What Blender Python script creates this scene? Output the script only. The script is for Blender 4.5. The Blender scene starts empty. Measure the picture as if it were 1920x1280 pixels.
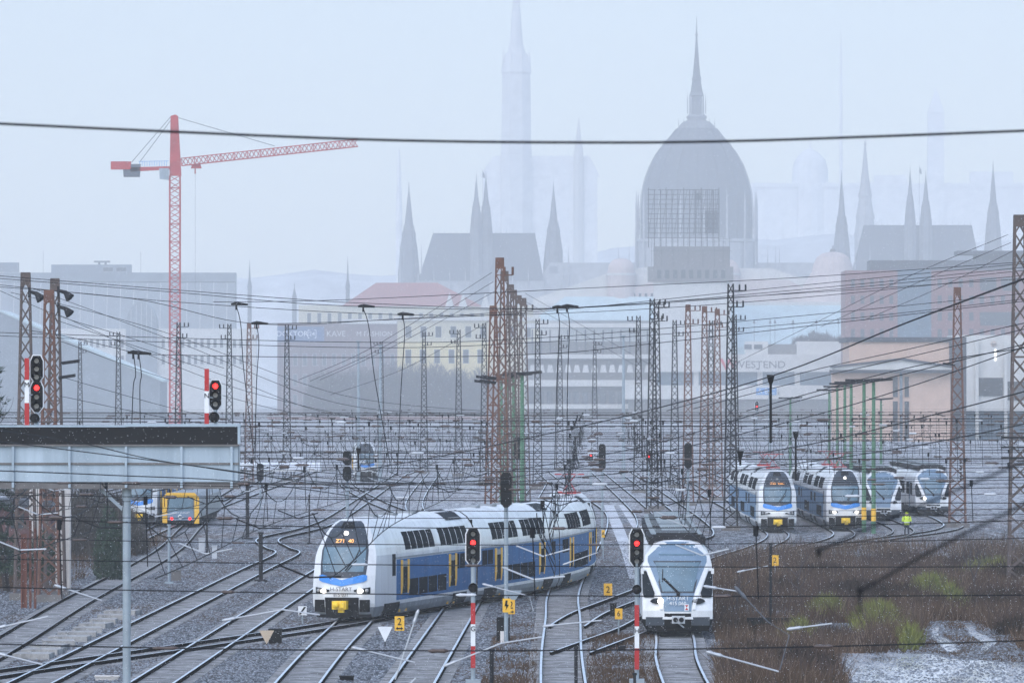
import bpy, math, random
import numpy as np
from mathutils import Vector, Matrix
R = math.radians
random.seed(7)
sc = bpy.context.scene
COL = sc.collection

# ------------------------------------------------------------------ camera, sky, sun, exposure
F = 13000.0      # focal length in photo pixels (1920 wide): a long telephoto from a bridge
H = 9.8          # camera height above the rails
YH = 744.0       # horizon row in the photo
cam = bpy.data.cameras.new("camera")
cam.sensor_width = 36.0
cam.lens = 36.0 * F / 1920.0
cam.shift_y = (YH - 640.0) / 1920.0
cam.clip_start = 1.0
cam.clip_end = 14000.0
cam.dof.use_dof = True
cam.dof.focus_distance = 330.0
cam.dof.aperture_fstop = 9.0
cam_o = bpy.data.objects.new("camera", cam)
COL.objects.link(cam_o)
cam_o.location = (0, 0, H)
cam_o.rotation_euler = (R(90), 0, 0)
sc.camera = cam_o

SUN_EL, SUN_AZ = 50.0, 205.0      # azimuth from +Y: soft light from behind the camera
world = bpy.data.worlds.new("World")
sc.world = world
world.use_nodes = True
wn = world.node_tree.nodes
sky = wn.new("ShaderNodeTexSky")
sky.sky_type = 'NISHITA'
sky.sun_disc = False
sky.sun_elevation = R(SUN_EL)
sky.sun_rotation = R(SUN_AZ)
sky.dust_density = 1.0
sky.ozone_density = 1.2
sky.air_density = 1.0
world.node_tree.links.new(sky.outputs[0], wn["Background"].inputs[0])
wn["Background"].inputs[1].default_value = 0.15
sl = bpy.data.lights.new("sun", 'SUN')
sl.energy = 0.8
sl.angle = R(80)
sl.color = (1.0, 0.985, 0.96)
so = bpy.data.objects.new("sun", sl)
COL.objects.link(so)
_a = R(SUN_AZ)
sun_dir = Vector((math.sin(_a) * math.cos(R(SUN_EL)), math.cos(_a) * math.cos(R(SUN_EL)), math.sin(R(SUN_EL))))
so.rotation_euler = (-sun_dir).to_track_quat('-Z', 'Y').to_euler()

sc.view_settings.view_transform = 'Standard'
sc.view_settings.look = 'None'
sc.view_settings.gamma = 1.0
sc.view_settings.use_curve_mapping = False
sc.view_settings.exposure = 1.13
sc.render.engine = 'CYCLES'
sc.cycles.use_denoising = True
sc.cycles.max_bounces = 8
sc.cycles.volume_bounces = 3
sc.cycles.transparent_max_bounces = 8

HAZE_DENSITY = 0.00021

# ------------------------------------------------------------------ pixel <-> world
def WX(px, D): return (px - 960.0) * D / F
def WZ(py, D): return H - (py - YH) * D / F
def P(px, py, D): return (WX(px, D), D, WZ(py, D))
def GD(py): return F * H / (py - YH)
def G(px, py):
    D = GD(py)
    return (WX(px, D), D)

# ------------------------------------------------------------------ materials
MATS = {}
def mat(name, c, rough=0.6, metal=0.0, var=0.25, scale=2.0, bump=0.0, c2=None, emit=None, estr=1.0, spec=0.5, coat=0.0, streak=False, detail=5.0):
    if name in MATS: return MATS[name]
    m = bpy.data.materials.new(name)
    m.use_nodes = True
    nt = m.node_tree
    b = nt.nodes["Principled BSDF"]
    b.inputs["Roughness"].default_value = rough
    b.inputs["Metallic"].default_value = metal
    b.inputs["Specular IOR Level"].default_value = spec
    b.inputs["Coat Weight"].default_value = coat
    tc = nt.nodes.new("ShaderNodeTexCoord")
    mp = nt.nodes.new("ShaderNodeMapping")
    if streak: mp.inputs["Scale"].default_value = (1, 1, 0.12)
    nt.links.new(tc.outputs["Object"], mp.inputs[0])
    n = nt.nodes.new("ShaderNodeTexNoise")
    n.inputs["Scale"].default_value = scale
    n.inputs["Detail"].default_value = detail
    n.inputs["Roughness"].default_value = 0.65
    nt.links.new(mp.outputs[0], n.inputs["Vector"])
    rp = nt.nodes.new("ShaderNodeValToRGB")
    rp.color_ramp.elements[0].position = 0.32
    rp.color_ramp.elements[1].position = 0.68
    if c2 is None:
        a = [max(0, x * (1 - var)) for x in c]
        d = [min(1, x * (1 + var * 0.6)) for x in c]
    else: a, d = c, c2
    rp.color_ramp.elements[0].color = (*a, 1)
    rp.color_ramp.elements[1].color = (*d, 1)
    nt.links.new(n.outputs[0], rp.inputs[0])
    nt.links.new(rp.outputs[0], b.inputs["Base Color"])
    if bump:
        bp = nt.nodes.new("ShaderNodeBump")
        bp.inputs["Strength"].default_value = bump
        bp.inputs["Distance"].default_value = 0.05
        nt.links.new(n.outputs[0], bp.inputs["Height"])
        nt.links.new(bp.outputs[0], b.inputs["Normal"])
    if emit:
        b.inputs["Emission Color"].default_value = (*emit, 1)
        b.inputs["Emission Strength"].default_value = estr
    MATS[name] = m
    return m

M_white = mat("train_white", (0.78, 0.79, 0.80), 0.4, c2=(0.56, 0.56, 0.56), scale=0.9, streak=True, coat=0.1, detail=8)
M_roofw = mat("train_roof_white", (0.74, 0.75, 0.76), 0.5, var=0.12, scale=0.6)
M_blue = mat("train_blue", (0.035, 0.14, 0.32), 0.5, var=0.2, scale=1.0, streak=True, spec=0.03)
M_paleblue = mat("parked_train_blue", (0.10, 0.19, 0.31), 0.6, c2=(0.20, 0.29, 0.40), scale=1.2, streak=True, spec=0.05)  # paler, streaked blue for the sides of the parked trains
M_brightblue = mat("train_bright_blue", (0.03, 0.22, 0.62), 0.35, var=0.1)
M_tgrey = mat("train_grey", (0.24, 0.26, 0.28), 0.5, var=0.3, scale=1.5, streak=True)
M_dirty = mat("train_underframe", (0.025, 0.025, 0.026), 0.9, var=0.4, scale=3, spec=0.05)
M_glass = mat("dark_glass", (0.02, 0.025, 0.03), 0.35, var=0.2, spec=0.0)
M_wscreen = mat("windscreen_glass", (0.12, 0.19, 0.24), 0.22, var=0.25, scale=1.0, spec=0.35)
M_mask = mat("grey_front_mask", (0.05, 0.06, 0.075), 0.35, var=0.15, spec=0.2)
M_roofdark = mat("dark_roof_panel", (0.02, 0.025, 0.032), 0.7, var=0.2, spec=0.05)
M_bluegrey = mat("blue_grey_mask", (0.16, 0.23, 0.31), 0.4, var=0.12, spec=0.2)
M_yellow = mat("safety_yellow", (0.75, 0.42, 0.03), 0.5, var=0.1)
M_coup = mat("coupler_yellow", (0.85, 0.55, 0.02), 0.5, var=0.1)
M_black = mat("black_paint", (0.012, 0.012, 0.013), 0.7, var=0.2, spec=0.15)
M_rubber = mat("black_rubber", (0.015, 0.015, 0.015), 0.9, var=0.3, spec=0.0)
M_lamp = mat("lit_lamp", (0.9, 0.9, 0.9), 0.3, var=0.0, emit=(1.0, 0.93, 0.82), estr=3.0)
M_lampoff = mat("unlit_lamp", (0.3, 0.3, 0.3), 0.2, var=0.2)
M_orange_led = mat("led_orange", (0.6, 0.3, 0.1), 0.5, var=0.0, emit=(1.0, 0.42, 0.12), estr=0.8)
M_red_lit = mat("red_lamp_lit", (0.8, 0.02, 0.01), 0.3, var=0.0, emit=(1.0, 0.012, 0.012), estr=3.5)
M_rust = mat("rusty_steel", (0.085, 0.04, 0.028), 0.8, c2=(0.17, 0.08, 0.055), scale=1.6)
M_rust_grey = mat("weathered_steel", (0.07, 0.055, 0.05), 0.8, c2=(0.13, 0.095, 0.085), scale=1.6)
M_steel_dark = mat("dark_steel", (0.022, 0.022, 0.025), 0.7, var=0.4, scale=2, spec=0.15)
M_galv = mat("galvanised_steel", (0.30, 0.35, 0.39), 0.5, var=0.18, scale=1.2, metal=0.2)
M_panel = mat("pale_blue_panel", (0.25, 0.31, 0.36), 0.55, c2=(0.42, 0.50, 0.56), scale=0.9, streak=True, detail=8)
M_green = mat("green_post_paint", (0.08, 0.19, 0.11), 0.6, var=0.25, scale=1.5)
M_crane = mat("crane_red", (0.42, 0.035, 0.035), 0.5, var=0.2, scale=0.5)
M_cranegrey = mat("crane_grey", (0.10, 0.11, 0.13), 0.6, var=0.3, scale=0.5)
M_signwhite = mat("sign_white", (0.75, 0.76, 0.78), 0.5, var=0.08)
M_signred = mat("sign_red", (0.42, 0.01, 0.012), 0.5, var=0.1)
M_signyellow = mat("sign_yellow", (0.85, 0.47, 0.03), 0.5, var=0.08)
M_beige = mat("faded_beige", (0.48, 0.38, 0.28), 0.7, var=0.15)
M_conc = mat("pale_concrete", (0.46, 0.42, 0.39), 0.9, c2=(0.72, 0.68, 0.65), scale=1.5, bump=0.3, streak=True)
M_conc_dark = mat("dark_concrete", (0.16, 0.15, 0.145), 0.9, var=0.3, scale=1.0, bump=0.3)
M_wire = mat("wire_dark", (0.012, 0.013, 0.016), 0.7, var=0.2, spec=0.15)
M_wire_pale = mat("wire_pale", (0.42, 0.44, 0.47), 0.45, var=0.15, metal=0.3)
M_insul = mat("brown_insulator", (0.05, 0.028, 0.02), 0.3, var=0.3)
M_insulw = mat("pale_insulator", (0.5, 0.52, 0.55), 0.4, var=0.15)
M_railtop = mat("rail_head", (0.85, 0.86, 0.88), 0.34, var=0.15, metal=0.9, scale=0.5)
M_railside = mat("rail_side", (0.02, 0.017, 0.016), 0.9, var=0.3, spec=0.0)
M_sleeper = mat("concrete_sleeper", (0.10, 0.10, 0.10), 0.85, c2=(0.42, 0.43, 0.45), scale=0.9, detail=8, spec=0.03)
M_rustrail = mat("rusty_rail", (0.3, 0.28, 0.27), 0.4, var=0.25, metal=0.6)
M_hivis = mat("hi_vis_yellow", (0.62, 0.78, 0.05), 0.7, var=0.1, emit=None)
M_dkcloth = mat("dark_trousers", (0.03, 0.035, 0.05), 0.9, var=0.3)
M_skin = mat("skin", (0.5, 0.32, 0.25), 0.6, var=0.1)

# far buildings
M_stone = mat("grey_gothic_stone", (0.15, 0.155, 0.17), 0.9, var=0.35, scale=0.15, detail=8)
M_stone_l = mat("pale_gothic_stone", (0.34, 0.34, 0.35), 0.9, var=0.3, scale=0.2, detail=8)
M_slate = mat("slate_roof", (0.05, 0.056, 0.07), 0.7, var=0.25, scale=0.25)
M_cream = mat("cream_render", (0.52, 0.48, 0.36), 0.9, var=0.12, scale=0.2)
M_yellowr = mat("yellow_render", (0.62, 0.52, 0.28), 0.9, var=0.12, scale=0.2)
M_plaster = mat("white_plaster", (0.55, 0.54, 0.52), 0.9, var=0.12, scale=0.25)
M_pinkstone = mat("pinkish_stone", (0.5, 0.42, 0.4), 0.9, var=0.12, scale=0.25)
M_peach = mat("peach_cladding", (0.54, 0.38, 0.30), 0.85, var=0.1, scale=0.3)
M_brick = mat("red_brick", (0.20, 0.075, 0.068), 0.9, var=0.2, scale=0.8)
M_tile = mat("red_roof_tile", (0.30, 0.10, 0.09), 0.9, var=0.2, scale=0.5)
M_brickdk = mat("dark_brick", (0.12, 0.06, 0.06), 0.9, var=0.3, scale=0.5)
M_bwin = mat("building_window", (0.035, 0.045, 0.06), 0.15, var=0.3, scale=0.8)
M_bframe = mat("window_frame_pale", (0.5, 0.5, 0.5), 0.7, var=0.1)
M_bluegl = mat("blue_grey_glazing", (0.05, 0.10, 0.15), 0.25, var=0.3, scale=0.4)
M_glassroof = mat("pale_glass_roof", (0.42, 0.52, 0.54), 0.3, var=0.15, scale=0.15)
M_greyroof = mat("grey_metal_roof", (0.17, 0.20, 0.23), 0.5, var=0.2, scale=0.15)
M_signblue = mat("sign_blue", (0.015, 0.07, 0.20), 0.5, var=0.1)
M_abcblue = mat("sign_light_blue", (0.03, 0.25, 0.6), 0.5, var=0.1)
M_logored = mat("logo_red", (0.5, 0.01, 0.03), 0.5, var=0.1)
M_logogrey = mat("logo_grey", (0.07, 0.06, 0.07), 0.5, var=0.1)
M_canopy = mat("pink_canopy", (0.45, 0.30, 0.28), 0.8, var=0.15, scale=0.4)
M_lime = mat("haze_pale_limestone", (0.82, 0.82, 0.82), 0.9, var=0.2, scale=0.1)  # limestone whitened toward haze brightness; part of the far fade is painted in
# vegetation
M_twig = mat("bare_twigs", (0.045, 0.038, 0.04), 0.95, c2=(0.09, 0.075, 0.075), scale=0.7)
M_weed = mat("dead_weeds", (0.03, 0.02, 0.014), 0.95, c2=(0.14, 0.09, 0.058), scale=0.9, spec=0.1)
M_grass = mat("green_grass", (0.07, 0.085, 0.022), 0.9, c2=(0.24, 0.24, 0.07), scale=1.0, spec=0.1)
M_conifer = mat("conifer_needles", (0.012, 0.03, 0.02), 0.9, c2=(0.035, 0.06, 0.035), scale=0.8)
M_bark = mat("bark", (0.05, 0.04, 0.035), 0.95, var=0.3, scale=3)
M_snow = mat("snow", (0.8, 0.82, 0.85), 0.8, var=0.05)

# ------------------------------------------------------------------ mesh builder
ORG = {}
class MB:
    def __init__(s): s.v = []; s.f = []; s.mi = []
    def add(s, vs, fs, mi=0):
        o = len(s.v); s.v += [tuple(p) for p in vs]
        for f in fs: s.f.append(tuple(i + o for i in f)); s.mi.append(mi)
    def box(s, x0, x1, y0, y1, z0, z1, mi=0):
        s.add([(x0,y0,z0),(x1,y0,z0),(x1,y1,z0),(x0,y1,z0),(x0,y0,z1),(x1,y0,z1),(x1,y1,z1),(x0,y1,z1)],
              [(0,3,2,1),(4,5,6,7),(0,1,5,4),(1,2,6,5),(2,3,7,6),(3,0,4,7)], mi)
    def cbox(s, c, sx, sy, sz, rz=0.0, mi=0):
        ca, sa = math.cos(rz), math.sin(rz)
        pts = []
        for dz in (-1, 1):
            for dx, dy in ((-1,-1),(1,-1),(1,1),(-1,1)):
                x, y = dx*sx/2, dy*sy/2
                pts.append((c[0]+x*ca-y*sa, c[1]+x*sa+y*ca, c[2]+dz*sz/2))
        s.add(pts, [(0,3,2,1),(4,5,6,7),(0,1,5,4),(1,2,6,5),(2,3,7,6),(3,0,4,7)], mi)
    def tube(s, pts, r, n=5, mi=0, cap=True):
        pts = [Vector(p) for p in pts]
        rs = r if isinstance(r, (list, tuple)) else [r]*len(pts)
        base = len(s.v); m = len(pts)
        for i, p in enumerate(pts):
            t = (pts[min(i+1,m-1)] - pts[max(i-1,0)])
            if t.length < 1e-9: t = Vector((0,0,1))
            t.normalize()
            up = Vector((0,0,1)) if abs(t.z) < 0.9 else Vector((0,1,0))
            a = t.cross(up).normalized(); b = a.cross(t).normalized()
            for k in range(n):
                th = 2*math.pi*k/n + math.pi/4
                s.v.append(tuple(p + (a*math.cos(th) + b*math.sin(th))*rs[i]))
        for i in range(m-1):
            for k in range(n):
                k2 = (k+1) % n
                s.f.append((base+i*n+k, base+i*n+k2, base+(i+1)*n+k2, base+(i+1)*n+k)); s.mi.append(mi)
        if cap:
            s.f.append(tuple(base+k for k in range(n))[::-1]); s.mi.append(mi)
            s.f.append(tuple(base+(m-1)*n+k for k in range(n))); s.mi.append(mi)
    def bar(s, p, q, w, mi=0): s.tube([p, q], w*0.707, 4, mi)
    def lathe(s, c, prof, n=16, mi=0, a0=0.0, arc=2*math.pi, sx=1.0, sy=1.0):
        base = len(s.v)
        for r, z in prof:
            for k in range(n):
                th = a0 + arc*k/n
                s.v.append((c[0]+r*math.cos(th)*sx, c[1]+r*math.sin(th)*sy, c[2]+z))
        for i in range(len(prof)-1):
            for k in range(n):
                k2 = (k+1) % n
                s.f.append((base+i*n+k, base+i*n+k2, base+(i+1)*n+k2, base+(i+1)*n+k)); s.mi.append(mi)
        s.f.append(tuple(base+k for k in range(n))[::-1]); s.mi.append(mi)
        s.f.append(tuple(base+(len(prof)-1)*n+k for k in range(n))); s.mi.append(mi)
    def prism(s, poly, y0, y1, mi=0):           # polygon in (x,z), extruded along y
        n = len(poly)
        vs = [(x,y0,z) for x,z in poly] + [(x,y1,z) for x,z in poly]
        fs = [tuple(range(n)), tuple(range(2*n-1,n-1,-1))]
        fs += [(i,i+n,(i+1)%n+n,(i+1)%n) for i in range(n)]
        s.add(vs, fs, mi)
    def prismx(s, poly, x0, x1, mi=0):          # polygon in (y,z), extruded along x
        n = len(poly)
        vs = [(x0,y,z) for y,z in poly] + [(x1,y,z) for y,z in poly]
        fs = [tuple(range(n-1,-1,-1)), tuple(range(n,2*n))]
        fs += [(i,(i+1)%n,(i+1)%n+n,i+n) for i in range(n)]
        s.add(vs, fs, mi)
    def ball(s, c, r, mi=0, n=10, sx=1, sy=1, sz=1):
        prof = [(r*math.sin(math.pi*i/6)+1e-4, -r*math.cos(math.pi*i/6)*sz) for i in range(7)]
        s.lathe(c, prof, n, mi, sx=sx, sy=sy)
    def grid(s, rows, mi=0, mis=None):          # rows of equal length
        base = len(s.v); n = len(rows[0])
        for r in rows: s.v += [tuple(p) for p in r]
        for i in range(len(rows)-1):
            for k in range(n-1):
                s.f.append((base+i*n+k, base+i*n+k+1, base+(i+1)*n+k+1, base+(i+1)*n+k))
                s.mi.append(mi if mis is None else mis[i])
    def build(s, name, mats, parent=None, org=None, smooth=False):
        if not isinstance(mats, (list, tuple)): mats = [mats]
        if parent is not None: o0 = ORG[parent.name]
        else: o0 = org or (0,0,0)
        me = bpy.data.meshes.new(name)
        me.from_pydata([(x-o0[0], y-o0[1], z-o0[2]) for x,y,z in s.v], [], s.f)
        for m in mats: me.materials.append(m)
        if len(mats) > 1: me.polygons.foreach_set("material_index", s.mi)
        if smooth: me.polygons.foreach_set("use_smooth", [True]*len(me.polygons))
        me.update()
        o = bpy.data.objects.new(name, me)
        COL.objects.link(o)
        if parent is not None: o.parent = parent; ORG[o.name] = o0
        else: o.location = o0; ORG[o.name] = o0
        return o

def tag(o, label=None, cat=None, group=None, kind=None):
    if label: o['label'] = label
    if cat: o['category'] = cat
    if group: o['group'] = group
    if kind: o['kind'] = kind
    return o
def thing(name, label, cat, org, group=None, kind=None):
    o = bpy.data.objects.new(name, None)
    o.empty_display_size = 0.3
    COL.objects.link(o); o.location = org; ORG[o.name] = tuple(org)
    return tag(o, label, cat, group, kind)
def text(body, name, size, loc, m, parent, rz=0.0, align='CENTER', ext=0.01, tilt=0.0, sx=1.0, label=None):
    c = bpy.data.curves.new(name, 'FONT')
    c.body = body; c.size = size; c.align_x = align; c.align_y = 'CENTER'; c.extrude = ext
    c.resolution_u = 3
    c.materials.append(m)
    o = bpy.data.objects.new(name, c)
    COL.objects.link(o)
    o.rotation_euler = (R(90) + tilt, 0, rz); o.scale = (sx, 1, 1)
    o.parent = parent
    g = ORG[parent.name]
    o.location = (loc[0]-g[0], loc[1]-g[1], loc[2]-g[2]); ORG[o.name] = g
    return o
def np_mesh(name, verts, faces, m, k, label=None, cat=None, kind='stuff'):
    me = bpy.data.meshes.new(name)
    nv, nf = len(verts), len(faces)
    me.vertices.add(nv); me.vertices.foreach_set("co", verts.astype(np.float32).ravel())
    me.loops.add(nf*k); me.loops.foreach_set("vertex_index", faces.astype(np.int32).ravel())
    me.polygons.add(nf)
    me.polygons.foreach_set("loop_start", np.arange(0, nf*k, k, dtype=np.int32))
    me.polygons.foreach_set("loop_total", np.full(nf, k, dtype=np.int32))
    me.update(calc_edges=True)
    for q in (m if isinstance(m, (list, tuple)) else [m]): me.materials.append(q)
    o = bpy.data.objects.new(name, me); COL.objects.link(o)
    return tag(o, label, cat, None, kind)
rng = np.random.default_rng(11)

# ------------------------------------------------------------------ ground
def ground_mat():
    m = bpy.data.materials.new("yard_ground"); m.use_nodes = True
    nt = m.node_tree; L = nt.links.new; b = nt.nodes["Principled BSDF"]
    tc = nt.nodes.new("ShaderNodeTexCoord")
    def noise(scale, det=6, rough=0.65, sxyz=None):
        n = nt.nodes.new("ShaderNodeTexNoise")
        n.inputs["Scale"].default_value = scale; n.inputs["Detail"].default_value = det; n.inputs["Roughness"].default_value = rough
        if sxyz:
            mp = nt.nodes.new("ShaderNodeMapping"); mp.inputs["Scale"].default_value = sxyz
            L(tc.outputs["Object"], mp.inputs[0]); L(mp.outputs[0], n.inputs["Vector"])
        else: L(tc.outputs["Object"], n.inputs["Vector"])
        return n
    def ramp(src, p0, c0, p1, c1):
        r = nt.nodes.new("ShaderNodeValToRGB"); e = r.color_ramp.elements
        e[0].position = p0; e[0].color = (*c0, 1); e[1].position = p1; e[1].color = (*c1, 1)
        L(src, r.inputs[0]); return r
    def mix(f, a, c):
        x = nt.nodes.new("ShaderNodeMix"); x.data_type = 'RGBA'
        L(f, x.inputs["Factor"]); L(a, x.inputs["A"]); L(c, x.inputs["B"]); return x.outputs["Result"]
    n1 = noise(5.0, 8, 0.8)
    gravel = ramp(n1.outputs[0], 0.42, (0.009, 0.010, 0.013), 0.62, (0.145, 0.158, 0.175))
    brown = ramp(n1.outputs[0], 0.35, (0.035, 0.026, 0.022), 0.7, (0.13, 0.10, 0.085))
    big = noise(0.09, 4, 0.6, (1, 0.35, 1))
    f = ramp(big.outputs[0], 0.46, (0,0,0), 0.58, (1,1,1))
    c = mix(f.outputs[0], gravel.outputs[0], brown.outputs[0])
    sn = noise(2.2, 9, 0.85, (0.6, 0.25, 1))
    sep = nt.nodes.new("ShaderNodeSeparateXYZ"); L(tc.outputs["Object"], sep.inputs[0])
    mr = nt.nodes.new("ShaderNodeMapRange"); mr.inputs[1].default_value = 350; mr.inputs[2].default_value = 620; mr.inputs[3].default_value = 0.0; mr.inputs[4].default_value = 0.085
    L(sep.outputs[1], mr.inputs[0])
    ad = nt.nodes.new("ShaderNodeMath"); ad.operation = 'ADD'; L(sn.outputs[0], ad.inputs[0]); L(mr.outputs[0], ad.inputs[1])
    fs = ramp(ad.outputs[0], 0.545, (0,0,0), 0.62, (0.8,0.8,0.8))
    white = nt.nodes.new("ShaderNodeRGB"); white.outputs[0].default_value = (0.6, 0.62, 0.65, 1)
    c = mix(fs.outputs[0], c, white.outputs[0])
    L(c, b.inputs["Base Color"])
    b.inputs["Roughness"].default_value = 0.75; b.inputs["Specular IOR Level"].default_value = 0.03
    bp = nt.nodes.new("ShaderNodeBump"); bp.inputs["Strength"].default_value = 0.6; bp.inputs["Distance"].default_value = 0.05
    L(n1.outputs[0], bp.inputs["Height"]); L(bp.outputs[0], b.inputs["Normal"])
    return m
M_ground = ground_mat()
g = MB()
g.add([(-880,-60,0),(880,-60,0),(880,11900,0),(-880,11900,0)], [(0,1,2,3)])
tag(g.build("ground", M_ground), "flat gravelly yard ground with thin snow and brown patches", "ground", kind='structure')
# far hills across the river
hb = MB(); rows = []
for j in range(8):
    y = 7900 + j*100
    row = []
    for i in range(45):
        x = -870 + i*1740/44
        base = 200*math.sin(min(1, j/4.0)*math.pi/2)
        prof = 0.78 + 0.22/(1+math.exp(-(x-90)/50.0)) + 0.02*math.sin(x*0.021) + 0.015*math.sin(x*0.05+1)
        row.append((x, y, -0.6 + base*max(0.1, prof)))
    rows.append(row)
hb.grid(rows)
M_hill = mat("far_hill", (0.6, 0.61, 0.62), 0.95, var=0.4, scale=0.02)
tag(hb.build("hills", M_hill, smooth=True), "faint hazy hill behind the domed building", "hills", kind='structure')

# ------------------------------------------------------------------ railway tracks
def smooth_path(pts, step=4.0):
    P_ = [Vector((p[0], p[1], 0)) for p in pts]
    out = []
    for i in range(len(P_)-1):
        p0 = P_[max(i-1,0)]; p1 = P_[i]; p2 = P_[i+1]; p3 = P_[min(i+2,len(P_)-1)]
        n = max(2, int((p2-p1).length/step))
        for k in range(n):
            t = k/n
            out.append(0.5*((2*p1)+(p2-p0)*t+(2*p0-5*p1+4*p2-p3)*t*t+(3*p1-p0-3*p2+p3)*t**3))
    out.append(P_[-1])
    return out
class Path:
    def __init__(s, pts, step=2.0):
        s.p = smooth_path(pts, step); s.L = [0.0]
        for i in range(1, len(s.p)): s.L.append(s.L[-1] + (s.p[i]-s.p[i-1]).length)
    def at(s, d):
        L = s.L; n = len(L)
        if d <= 0: i = 0
        elif d >= L[-1]: i = n-2
        else: i = int(np.searchsorted(L, d)) - 1
        i = max(0, min(n-2, i))
        t = (d - L[i])/max(1e-6, L[i+1]-L[i])
        p = s.p[i].lerp(s.p[i+1], t)
        a = max(0, min(n-2, i)); 
        def tan(j):
            q = s.p[min(j+1,n-1)] - s.p[max(j-1,0)]; return q.normalized()
        d_ = tan(i).lerp(tan(i+1), max(0,min(1,t))).normalized()
        return p, d_, Vector((d_.y, -d_.x, 0))
    def w(s, d, lat, z):
        p, t, n = s.at(d)
        return (p.x + n.x*lat, p.y + n.y*lat, z)
def track(pts, label, sleepers=True, rusty=False, bed=True):
    pa = Path(pts, 3.0); LEN = pa.L[-1]
    t = thing("railway_track", label, "railway track", (pts[0][0], pts[0][1], 0), "tracks of the rail yard", 'structure')
    ns = max(2, int(LEN/3.0))
    for sd in (-1, 1):
        top = MB(); prof = [(-0.075,0.02),(-0.06,0.05),(-0.02,0.06),(-0.02,0.12),(-0.045,0.13),(-0.045,0.175),(0.045,0.175),(0.045,0.13),(0.02,0.12),(0.02,0.06),(0.06,0.05),(0.075,0.02)]
        rr = [[pa.w(LEN*i/ns, sd*0.7525 + a, z) for a, z in prof] for i in range(ns+1)]
        for i in range(ns):
            for k in range(len(prof)-1):
                o = len(top.v); top.v += [rr[i][k], rr[i][k+1], rr[i+1][k+1], rr[i+1][k]]
                top.f.append((o, o+1, o+2, o+3)); top.mi.append(0 if k == 5 else 1)
        top.build("rail", [M_rustrail if rusty else M_railtop, M_railside], t)
    if sleepers:
        sl_ = MB(); k = 0.0
        while k < min(LEN, 260):
            p, d_, n = pa.at(k)
            sl_.cbox((p.x, p.y, 0.0), 2.4, 0.24, 0.09, math.atan2(n.y, n.x)); k += 0.62
        sl_.build("sleepers", M_sleeper, t)
    return t
def X0(x0, D): return x0 + 0.012*(D-240)
SL = [(150,), (240,), (330,), (430,), (560,), (760,), (900,)]
def straight(x0, d0=120, d1=900): return [(X0(x0,d), d) for d in np.linspace(d0, d1, 9)]
track(straight(-12.1, 130, 560) + [(-12.5,640),(-18,760),(-22,900)], "track just left of the double-deck train, wet shiny rails")
track(straight(-16.2, 130, 430) + [(-15.2,447),(-16.6,475),(-14.6,520),(-14,600),(-14,900)], "second track left of the double-deck train, with a kink")
track([(-19.0,180),(-19.8,266),(-20.7,330),(-21.6,430),(-24,520),(-27,640),(-30,800)], "rusty track near the pale concrete pillar", rusty=True)
track([(-7.4,130),(-7.2,250),(-6.8,300),(-6.6,350),(-6.2,430),(-6.4,520),(-9,640),(-10,900)], "track passing under the double-deck train front")
track(straight(-3.3, 130, 800), "track in front of the double-deck train with snowy sleepers")
track([(1.5,130),(1.75,240),(2.2,300),(2.6,345),(4.2,420),(6.4,520),(7.0,600),(5.5,720),(4,900)], "track between the striped signals, with curving switch rails")
track([(5.5,130),(5.9,240),(6.6,282),(7.8,360),(8.4,450),(10.5,540),(11,640),(11,900)], "track under the single-deck train")
track([(-19.2,236),(-17.9,243),(-13,267),(-7.9,293),(-4.3,316),(-0.5,338),(1.3,351),(2.6,365),(3.2,380),(3.1,400),(2.2,430),(0.5,480),(0,600),(0,900)], "diagonal crossover track under the double-deck train", rusty=False)
track([(2.3,292),(3.4,310),(5.2,330),(7.2,352)], "short curved switch track right of the lettered striped post", sleepers=False)
track([(2.2,262),(3.6,275),(5.2,290),(6.6,308)], "short curved switch track before the single-deck train", sleepers=False)
track([(7.6,345),(9.6,378),(12.6,414),(16.2,450),(18.4,480),(19.0,510),(19.3,600),(19.6,900)], "track of the right-hand double-deck trains, curving in")
track([(11.2,398),(15.2,425),(20.0,455),(23.2,485),(24.0,520),(24.3,600),(24.6,900)], "track under the parked double-deck train with dark display")
track([(16.5,432),(22.6,458),(27.5,490),(29.0,530),(29.4,620),(29.8,900)], "track beside the worker in the yellow vest", rusty=True)
track([(24,468),(31.5,505),(34.2,545),(34.7,620),(35,900)], "rightmost track under the parked single-deck train")
for x0 in (-31.5,-36.5,-41,-26.2):
    track([(x0+1,440),(x0,560),(x0,900)], "hazy track of the distant left yard", sleepers=False)
for x0 in (14.4,):
    track([(12.2,470),(14.2,540),(14.6,900)], "hazy track left of the parked double-deck trains", sleepers=False)

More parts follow.
